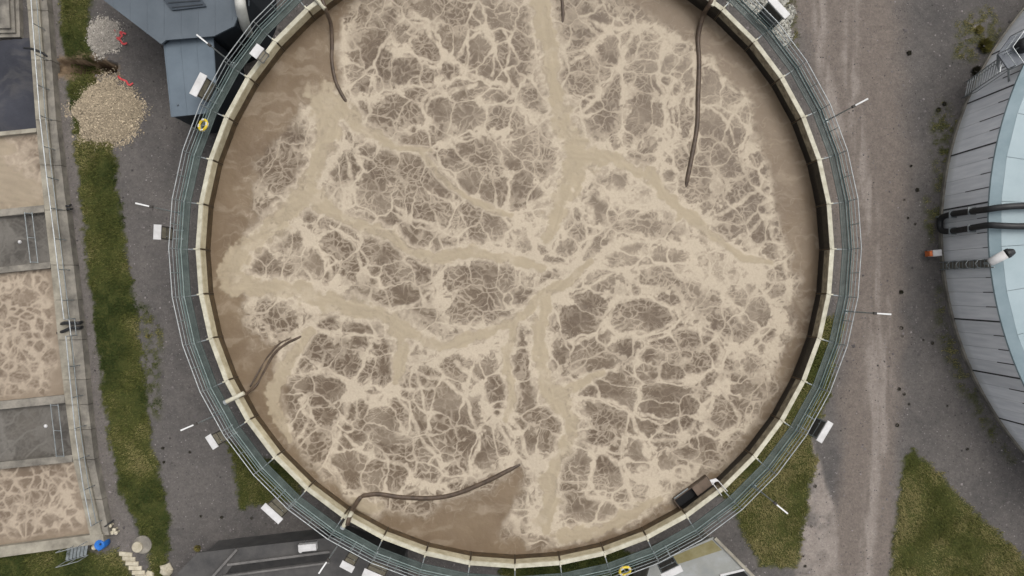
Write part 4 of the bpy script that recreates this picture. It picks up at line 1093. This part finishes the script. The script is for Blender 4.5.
# ------------------------------------------------------------------ gravel heaps, trench hose, red tape
def heap(px, py, rpx, hgt, label, c0, flat=1.0, cnt=2600, seed=0):
    p = at(px, py, 0); R = rpx*k0
    nr, na = 12, 40; vs = [(0,0,hgt)]; fs = []
    for i in range(1, nr+1):
        for j in range(na):
            a = 2*PI*j/na; t_ = i/nr
            rr_ = R*t_*(1+.15*(float(vnoise(np.array(3+2.2*math.cos(a)), np.array(3+2.2*math.sin(a)), seed))-.5)*2)
            z = hgt*(1-t_)**.8*(1+.06*(float(vnoise(np.array(rr_*math.cos(a)*2+9.), np.array(rr_*math.sin(a)*2+9.), seed+3))-.5))-.03*t_
            vs.append((rr_*math.cos(a), rr_*math.sin(a)*flat, z))
    for j in range(na): fs.append((0, 1+j, 1+(j+1) % na))
    for i in range(nr-1):
        for j in range(na):
            fs.append((1+i*na+j, 1+(i+1)*na+j, 1+(i+1)*na+(j+1) % na, 1+i*na+(j+1) % na))
    t = thing('gravel_heap', label, 'gravel heap', p)
    mm = mat('heap_'+str(seed), tuple(x*.8 for x in lin(*c0)[:3])+(1,), tuple(x*1.1 for x in lin(*c0)[:3])+(1,), 3, .95, bump=.6, bscale=16)
    b = MB(); b.add(vs, fs); b.build('mound', mm, t, True, base=(0,0,0))
    rr_ = R*1.05*np.sqrt(RNG.random(cnt))*np.exp(np.abs(RNG.normal(0, .10, cnt))); a = RNG.uniform(0, 2*PI, cnt)
    fac = 1+.15*(vnoise(3+2.2*np.cos(a), 3+2.2*np.sin(a), seed)-.5)*2; rr_ = rr_*fac
    x, y = rr_*np.cos(a), rr_*np.sin(a)*flat; z = hgt*np.clip(1-rr_/(R*fac), 0, 1)**.8*1.03+.02
    sz_ = np.exp(RNG.normal(-3.62, .42, cnt))
    g = np.array(lin(*c0))[None]*RNG.choice([.45,.8,1.0,1.25,1.6], cnt, p=[.06,.28,.42,.18,.06])[:,None]; g[:,3] = 1
    o = bpy.data.objects.new('loose_stones', stones('loose_stones', x, y, z, sz_, g)); COL.objects.link(o); o.parent = t; o['kind'] = 'stuff'
heap(106, 113, 33, .6, 'large tan gravel heap beside the grass strip', (158,145,124), cnt=11000, seed=21)
heap(103, 37, 17, .4, 'small pale grey sand heap above the trench', (160,154,145), flat=1.05, cnt=2600, seed=33)
tag(MB().tube(smooth_path([at(24,48,.62), at(33,49,.66), at(44,54,.58), at(52,61,.2), at(56,66,-.5)], 6), .06, 8).build('trench_hose', M_black, None, True, base=at(56,66,-.5)),
    'black hose running from the basin wall into the trench', 'hose')
def tape(pts, label):
    P = smooth_path([at(a, b, .06+.05*(i % 2)) for i, (a, b) in enumerate(pts)], 5); b = MB()
    for i in range(len(P)-1):
        d = (P[i+1]-P[i]).normalized(); n_ = Vector((-d.y, d.x, .35*math.sin(i*1.3))).normalized()*.055
        b.add([P[i]-n_, P[i+1]-n_, P[i+1]+n_, P[i]+n_, P[i]-n_+Vector((0,0,.008)), P[i+1]-n_+Vector((0,0,.008)), P[i+1]+n_+Vector((0,0,.008)), P[i]+n_+Vector((0,0,.008))],
              [(3,2,1,0),(4,5,6,7),(0,1,5,4),(2,3,7,6),(1,2,6,5),(3,0,4,7)])
    tag(b.build('warning_tape', M_red, None, base=P[0]), label, 'tape', 'red tape by the trench')
tape([(112,29),(115,31),(114,35),(118,38),(122,36),(120,32),(126,34)], 'crumpled red tape lying on the small pale heap')
tape([(115,39),(120,40),(123,44),(127,43)], 'short curl of red tape just right of the small heap')
tape([(118,76),(121,79),(126,81),(129,85),(133,83)], 'strip of red tape at the right end of the trench')

# ------------------------------------------------------------------ concrete basins on the left
BW, BF = .6, .22                        # wall top and liquid level above the ground
def wx_in(py): return np.interp(py, [-40,0,125,205,268,340,400,460,540,560], [22,27,36,44,51,58,65,73,91,94])    # inner edge of the long wall (picture column at wall-top height)
def wx_out(py): return wx_in(py)+np.interp(py, [0,100,340,540], [19,19,23,18])
ROOTB = at(95, 545, 0)
bas = thing('settling_basins', 'row of low rectangular concrete basins along the left edge', 'basin', ROOTB)
rows = [-40,10,60,120,165,210,265,300,340,380,405,430,460,500,536]
for i in range(len(rows)-1):            # long wall, cast in lengths with open joints
    a, b = rows[i]+.25, rows[i+1]-.25
    P = [at(wx_in(a),a,BW), at(wx_in(a)+12,a,BW), at(wx_in(b)+12,b,BW), at(wx_in(b),b,BW)]
    MB().prism([(p.x,p.y) for p in P], -.2, BW).build('wall_length', M_concl, bas)
    P = [at(wx_in(a)+12.3,a,BW), at(wx_out(a),a,BW), at(wx_out(b),b,BW), at(wx_in(b)+12.3,b,BW)]
    MB().prism([(p.x,p.y) for p in P], -.2, BW-.10).build('walkway_slab', M_conc, bas)
def cross(ya, yb, th, m=M_conc, z=BW, top=None, x0=-40, name='cross_wall'):
    b = wx_in((ya+yb)/2)-.3
    ya_ = ya + (0-b)*0; sl = -(.13)                       # cross walls rise slightly to the right
    P = [at(x0, ya+(x0-b)*sl*-.0+ (b-x0)*.10, z), at(b, ya, z), at(b, ya+th, z), at(x0, ya+th+(b-x0)*.10, z)]
    return MB().prism([(p.x,p.y) for p in P], -.2, z).build(name, m, bas)
cross(205, 212, 7); cross(262, 268, 6); cross(395, 402, 8); cross(455, 461, 7)
cross(128, 132, 4, M_concl, BW-.02, name='thin_beam')
P = [at(-40,552,BW), at(90,535,BW), at(103,534,BW), at(104,543,BW), at(-40,563,BW)]
MB().prism([(p.x,p.y) for p in P], -.2, BW+.02).build('end_wall', M_concl, bas)
# stepped hopper block in the top corner
for k, (s_, z) in enumerate(((0,.30),(5,.44),(10,.58))):
    P = [at(-40,38-s_*.9,z), at(20-s_,37-s_*.9,z), at(19-s_,4+s_*.6,z), at(17-s_,-40,z), at(-40,-40,z)]
    MB().prism([(p.x,p.y) for p in P], -.2, z).build('hopper_step', M_conc, bas)
# fluids
def quad_px(ya, yb):
    def keep(X, Y):
        kz = (CAM_H-BF)/F_PX; px = 512+X/kz; py = 288-Y/kz; b = wx_in(py)+2
        ypos = py-(b-px)*.10
        return (px < b) & (ypos > ya) & (ypos < yb)
    return keep
M_basin = water_material('basin_sludge', lin(108,94,80), lin(122,108,93), lin(128,114,98), lin(143,129,112), lin(172,158,140), lin(150,137,118))
M_still = water_material('basin_still_water', lin(66,63,59), lin(98,93,86), lin(46,47,53), lin(64,65,72), lin(112,108,102), lin(120,116,108))
kz = (CAM_H-BF)/F_PX
def basin(ya, yb, label, material, seed, cells, front, scums, filler=True, amp=.015, calm=0.0, step=1.0):
    xs = np.arange(-42, 98, step); ys = np.arange(ya-1, yb+16, step)
    wx_ = (xs-512)*kz; wy_ = (288-ys[::-1])*kz
    return water_sheet('water', label, wx_, wy_, BF, dict(cells=cells, front=front, scums=scums, seed=seed, filler=filler, scale=.16), quad_px(ya-1, yb+1), material, amp)
r3 = random.Random(9)
def rc(n, ya, yb, lo=6, hi=14, xmax=80): return [(r3.uniform(-40,xmax), r3.uniform(ya,yb+12), r3.uniform(lo,hi), r3.uniform(lo,hi), r3.uniform(-50,50)) for _ in range(n)]
FARP = [(-300,-300),(-301,-300),(-301,-301)]
basin(38, 128, 'dark still water in the upper left basin', M_still, 201, [(0,0,1,1)], FARP, [], False)
basin(132, 205, 'pale scum with a dark clear patch in a left basin', M_basin, 202, [(28,150,16,13),(36,168,6,9)]+rc(9,140,205,4,9,44), None, [[(-60,150,30),(10,190,30),(46,200,16)],[(-60,195,20),(20,208,14)],[(-20,140,14),(8,150,8)]], False)
basin(212, 262, 'flat grey water under the upper pair of rails', M_still, 203, rc(6,212,262,10,22), None, [], False)
basin(268, 395, 'brown foamy water in the middle left basin', M_basin, 204, rc(70,268,365,3,8,54)+[(20,298,20,11)], [(-60,240),(48,262),(54,320),(54,360),(46,392),(-60,405)], [])
basin(402, 455, 'flat grey water under the lower pair of rails', M_still, 205, rc(6,402,455,10,22), None, [], False)
basin(461, 540, 'brown foamy water in the lowest left basin', M_basin, 206, rc(58,461,532,3,8,78)+[(55,470,14,9),(40,500,12,8)], [(-60,440),(72,460),(80,490),(84,520),(60,532),(-60,545)], [])
# dark clear patch is open water: a darker film of its own
# guide rails across two basins
def guide(x0a, y0a, x0b, y0b, gap, label):
    a, b = at(x0a,y0a,BW+.05), at(x0b,y0b,BW+.05); t = thing('guide_rails', label, 'rails', (a.x, a.y, BW), 'paired rails over the basins')
    for o_ in (0, gap): MB().tube([(a.x+o_, a.y, BW+.05), (b.x+o_, b.y, BW+.05)], .026, 8).build('rail', M_galvd, t)
    for f_ in (.02, .5, .98):
        p = a.lerp(b, f_); MB().tube([(p.x, p.y, BW+.05), (p.x+gap, p.y-.02, BW+.05)], .022, 6).build('tie_bar', M_galvd, t)
guide(24.5, 212, 30.5, 263, .42, 'pair of pale rails spanning the upper grey basin')
guide(50.5, 404, 56.5, 457, .42, 'pair of pale rails spanning the lower grey basin')
for px, py, lb in ((20,242,'white float bobbing in the upper grey basin'), (46,426,'white float bobbing in the lower grey basin'), (1,268,'white float at the left frame edge on a basin wall')):
    p = at(px, py, BF); tag(MB().lathe([(.02,-.06),(.10,-.02),(.11,.04),(.06,.10),(.01,.12)], p.x, p.y, 12).build('float', M_white, None, True, base=(p.x, p.y, 0)), lb, 'float', 'white floats')
for o in [o for o in COL.objects if o.name.startswith('float')]: o.location.z = BF if o['label'].find('wall') < 0 else BW+.04
# railing along the basins
br_ = thing('basin_railing', 'pale handrail along the long basin wall', 'railing', at(wx_out(300)-3, 300, BW-.1))
tp = []
ys_ = [-40,0,60,120,180,240,300,318,319,334,335,380,430,480,520]
for y in ys_:
    jog = 5 if y in (319,334) else 0
    p = at(wx_out(y)-3+jog, y, BW-.1); tp.append(p)
MB().tube([p+Vector((0,0,1.02)) for p in tp], .032, 8).build('top_rail', M_galv, br_)
MB().tube([p+Vector((0,0,.55)) for p in tp], .024, 8).build('knee_rail', M_galvd, br_)
for y in (0,30,60,90,120,150,180,210,240,270,300,318.5,335,365,395,425,455,485,520):
    p = at(wx_out(y)-3, y, BW-.1); MB().tube([p, p+Vector((0,0,1.02))], .026, 6).build('post', M_galvd, br_)
# black pipes over the wall
def blackpipe(pts, label, r=.09):
    P = smooth_path([at(*q) for q in pts], 5); tag(MB().tube(P, r, 8).build('black_pipe', M_black, None, True, base=P[0]), label, 'pipe', 'black pipes over the basin wall')
blackpipe([(82,322,.3),(79,323,.7),(72,323,.78),(64,323,.74),(60,325,.3)], 'upper of two black pipes bent over the basin wall')
blackpipe([(82,327,.3),(79,328,.7),(71,328,.78),(64,331,.7),(58,333,.25)], 'lower of two black pipes bent over the basin wall')
blackpipe([(71,205,.3),(69,206,.62),(66,206,.62)], 'upper black pipe stub by the basin path', .06)
blackpipe([(72,209,.3),(70,209,.62),(67,209,.62)], 'lower black pipe stub by the basin path', .06)
# little corner things at the basin end
p = at(106,541,0)
dr = thing('blue_drum', 'bright blue plastic drum at the lower corner of the basins', 'drum', p)
MB().lathe([(.24,0),(.29,.08),(.30,.35),(.29,.62),(.25,.72),(.22,.70),(.05,.69)], p.x, p.y, 18).build('body', M_blue, dr, True)
MB().lathe([(.05,.69),(.05,.75),(.01,.76)], p.x+.1, p.y+.08, 8).build('bung', M_black, dr)
MB().bevbox(p.x+.02, p.y-.22, .1, .6, .34, .16, .03, .5).build('handle', M_blue, dr)
p = at(98,545,0)
tag(MB().lathe([(.15,-.02),(.15,.4),(.08,.5),(.02,.52)], p.x, p.y, 12).build('standpipe', M_stone, None, True, base=p), 'small pale standpipe cap beside the blue drum', 'standpipe')
ms = thing('metal_stair', 'light metal stair down from the basin end wall', 'stairs', at(78,552,0))
for k in range(6):
    c = at(86-k*3.6, 548+k*1.0, .55-k*.09); MB().box(c.x, c.y, c.z-.03, c.z, .16, .85, -.15).build('tread', M_galvd, ms)
for s_ in (-1, 1):
    a_, b2_ = at(88, 548+s_*7.2, .58), at(66, 554+s_*7.2, .06)
    MB().tube([a_, b2_], .03, 6).build('stringer', M_galvd, ms)
    MB().tube([a_+Vector((0,0,0)), a_+Vector((0,0,.9)), b2_+Vector((0,0,.9)), b2_], .022, 6).build('handrail', M_galv, ms)
    c = (a_+b2_)/2; MB().tube([c, c+Vector((0,0,.9))], .02, 6).build('post', M_galv, ms)
MB().tube([at(100,529,.3), at(106,526,.5), at(114,520,.3)], .05, 8).build('valve_pipe', M_black, None, base=at(106,526,0))
tag(bpy.data.objects['valve_pipe'], 'black pipe with valve at the basin railing end', 'pipe')
rv = thing('valve_cluster', 'small cluster of pale valve fittings by the path end', 'valves', at(115,527,0))
for k, (px, py) in enumerate(((113,524),(117,528),(119,531),(115,531))):
    p = at(px, py, 0); MB().lathe([(.06,-.02),(.06,.25),(.11,.27),(.11,.33),(.02,.36)], p.x, p.y, 8).build('valve', M_stone, rv)
# stepping slabs, round cover, rocks
for k in range(6):
    c = at(126+k*3.2, 554+k*4.6, 0); names = ['topmost','second','third','fourth','fifth','lowest']
    tag(MB().bevbox(c.x, c.y, -.05, .10, .74-.02*k, .30, .03, -.1+.04*k).build('step_slab', M_stone, None, base=(c.x, c.y, 0)) if False else MB().bevbox(c.x, c.y, -.05, .09, .74, .24, .03, -.12+.03*k).build('step_slab', M_stone, None, base=c),
        names[k]+' of the pale stepping slabs below the basins', 'slab', 'pale stepping slabs')
c = at(139,546,0); mh = thing('manhole', 'pale round manhole cover beside the stepping slabs', 'manhole', c)
MB().lathe([(.52,-.05),(.52,.10),(.47,.13),(.02,.13)], c.x+.25, c.y+.1, 20).build('collar', M_conc, mh)
MB().lathe([(.30,.12),(.30,.22),(.27,.24),(.02,.245)], c.x, c.y, 20).build('cover', M_stone, mh)
def rock(px, py, r, label, seed):
    rr_ = random.Random(seed); p = at(px, py, 0); b = MB(); na = 10
    prof = [(1.0,-.1),(1.05,.2),(.8,.5),(.4,.68)]
    vs = []; 
    for k in range(na):
        a = 2*PI*k/na; j = rr_.uniform(.75, 1.2)
        for q, z in prof: vs.append((p.x+r*q*j*math.cos(a)*1.2, p.y+r*q*j*math.sin(a)*.9, r*z*rr_.uniform(.85,1.1)))
    fs = []
    for k in range(na):
        m_ = (k+1) % na
        for i in range(3): fs.append((k*4+i, m_*4+i, m_*4+i+1, k*4+i+1))
    fs.append(tuple(k*4+3 for k in range(na)))
    b.add(vs, fs); tag(b.build('rock', M_stone, None, base=p), label, 'rock', 'pale rocks at lower left')
rock(167, 569, .36, 'large pale rock at the corner of the dark roof', 3)
rock(150, 575, .26, 'smaller pale rock cut by the bottom edge', 4)

# ------------------------------------------------------------------ dark low roof at the bottom left
DZ = 2.2
rp_ = [at(197,553,DZ), at(238,548,DZ), at(336,537,DZ), at(400,560,DZ), at(400,680,DZ), at(150,680,DZ), at(178,573,DZ)]
dk = thing('dark_outbuilding', 'dark grey flat-roofed outbuilding under the lower left of the tank', 'building', (rp_[0].x, rp_[0].y, 0))
MB().prism([(p.x*.985, p.y-.12) for p in rp_], -.2, DZ-.15).build('wall', M_concd, dk)
MB().prism([(p.x, p.y) for p in rp_], DZ-.15, DZ).build('roof', M_concd, dk)
def bar(p0, p1, wd, z0, z1, name, m, par):
    d = p1-p0; c = (p0+p1)/2; MB().box(c.x, c.y, z0, z1, d.length, wd, math.atan2(d.y, d.x)).build(name, m, par)
M_kerb = mat('grey_kerb', lin(92,90,88), lin(116,113,110), 2, .8)
bar(at(228,564,DZ), at(330,551,DZ), .12, DZ+.002, DZ+.14, 'parapet', M_kerb, dk)
bar(at(222,576,DZ), at(330,562,DZ), .10, DZ+.002, DZ+.12, 'parapet', M_kerb, dk)
bar(at(238,548.5,DZ), at(208,582,DZ), .12, DZ+.003, DZ+.18, 'parapet', M_kerb, dk)
P = [at(232,566,DZ), at(330,553.5,DZ), at(330,560,DZ), at(226,574,DZ)]
MB().prism([(p.x,p.y) for p in P], DZ+.003, DZ+.012).build('gutter', mat('wet_black_gutter', lin(30,29,28), lin(46,44,42), 2, .4), dk)
fx = at(307,548,DZ+1.0)
fl = thing('roof_vent_box', 'white box on two thin legs above the dark outbuilding roof', 'box', (fx.x, fx.y, DZ))
MB().bevbox(fx.x, fx.y, DZ+.7, DZ+1.0, 18*.0525, 7*.0525, .02, .1).build('housing', M_white, fl)
for s_ in (-.3, .3):
    MB().tube([(fx.x+s_, fx.y+.02, DZ), (fx.x+s_, fx.y+.02, DZ+.71)], .025, 6).build('leg', M_galv, fl)
MB().box(fx.x-.38, fx.y-.2, DZ+.75, DZ+.9, .12, .2).build('bracket', M_white, fl)

# ------------------------------------------------------------------ pale grey landing at the bottom right
LZ = 2.6
lp_ = [at(713,537,LZ), at(758,582,LZ), at(700,640,LZ), at(640,600,LZ), at(650,566,LZ)]
lg = thing('grey_landing', 'pale grey landing with black hatch at the foot of the tank', 'platform', (lp_[0].x, lp_[0].y, 0))
MB().prism([(p.x*.99, p.y-.15) for p in lp_], -.2, LZ-.12).build('base', M_conc, lg)
MB().prism([(p.x, p.y) for p in lp_], LZ-.12, LZ).build('deck', mat('pale_deck', lin(126,128,126), lin(146,148,147), .8, .6, c3=lin(134,135,130)), lg)
bar(at(714.5,537.5,LZ), at(758,581,LZ), .16, LZ+.002, LZ+.12, 'edge_beam', M_concl, lg)
bar(at(720,575,LZ), at(744,569,LZ), .12, LZ+.002, LZ+.09, 'hatch_frame', M_white, lg)
P = [at(724,575.5,LZ), at(743.5,571,LZ), at(752,580,LZ), at(730,586,LZ)]
MB().prism([(p.x,p.y) for p in P], LZ+.003, LZ+.02).build('hatch', M_dark, lg)
P = [at(712,540,LZ), at(722,550,LZ), at(672,566,LZ), at(664,560,LZ)]
MB().prism([(p.x,p.y) for p in P], LZ+.003, LZ+.012).build('mossy_strip', mat('olive_moss', lin(112,104,70), lin(128,122,92), 2, .9), lg)
# pale rubble under the top right of the walkway
cnt = 9000
rx_ = RNG.uniform(700, 800, cnt); ry_ = RNG.uniform(-30, 48, cnt)
kp = (polydist([(690,-40),(790,-40),(793,20),(792,46),(778,40),(760,26),(730,4)], rx_, ry_)+(fbm(rx_/8, ry_/8, 91, 3)-.5)*14) > 0
rx_, ry_ = rx_[kp], ry_[kp]; cnt = len(rx_)
g = np.array(lin(150,148,140))[None]*RNG.choice([.25,.6,.9,1.2,1.5], cnt, p=[.15,.2,.3,.25,.1])[:,None]; g[:,3] = 1
o = bpy.data.objects.new('rubble', stones('rubble', (rx_-512)*k0, (288-ry_)*k0, np.zeros(cnt)+.02, np.exp(RNG.normal(-2.75, .4, cnt)), g)); COL.objects.link(o)
tag(o, 'pale speckled rubble below the upper right of the walkway', 'rubble', None, 'stuff')
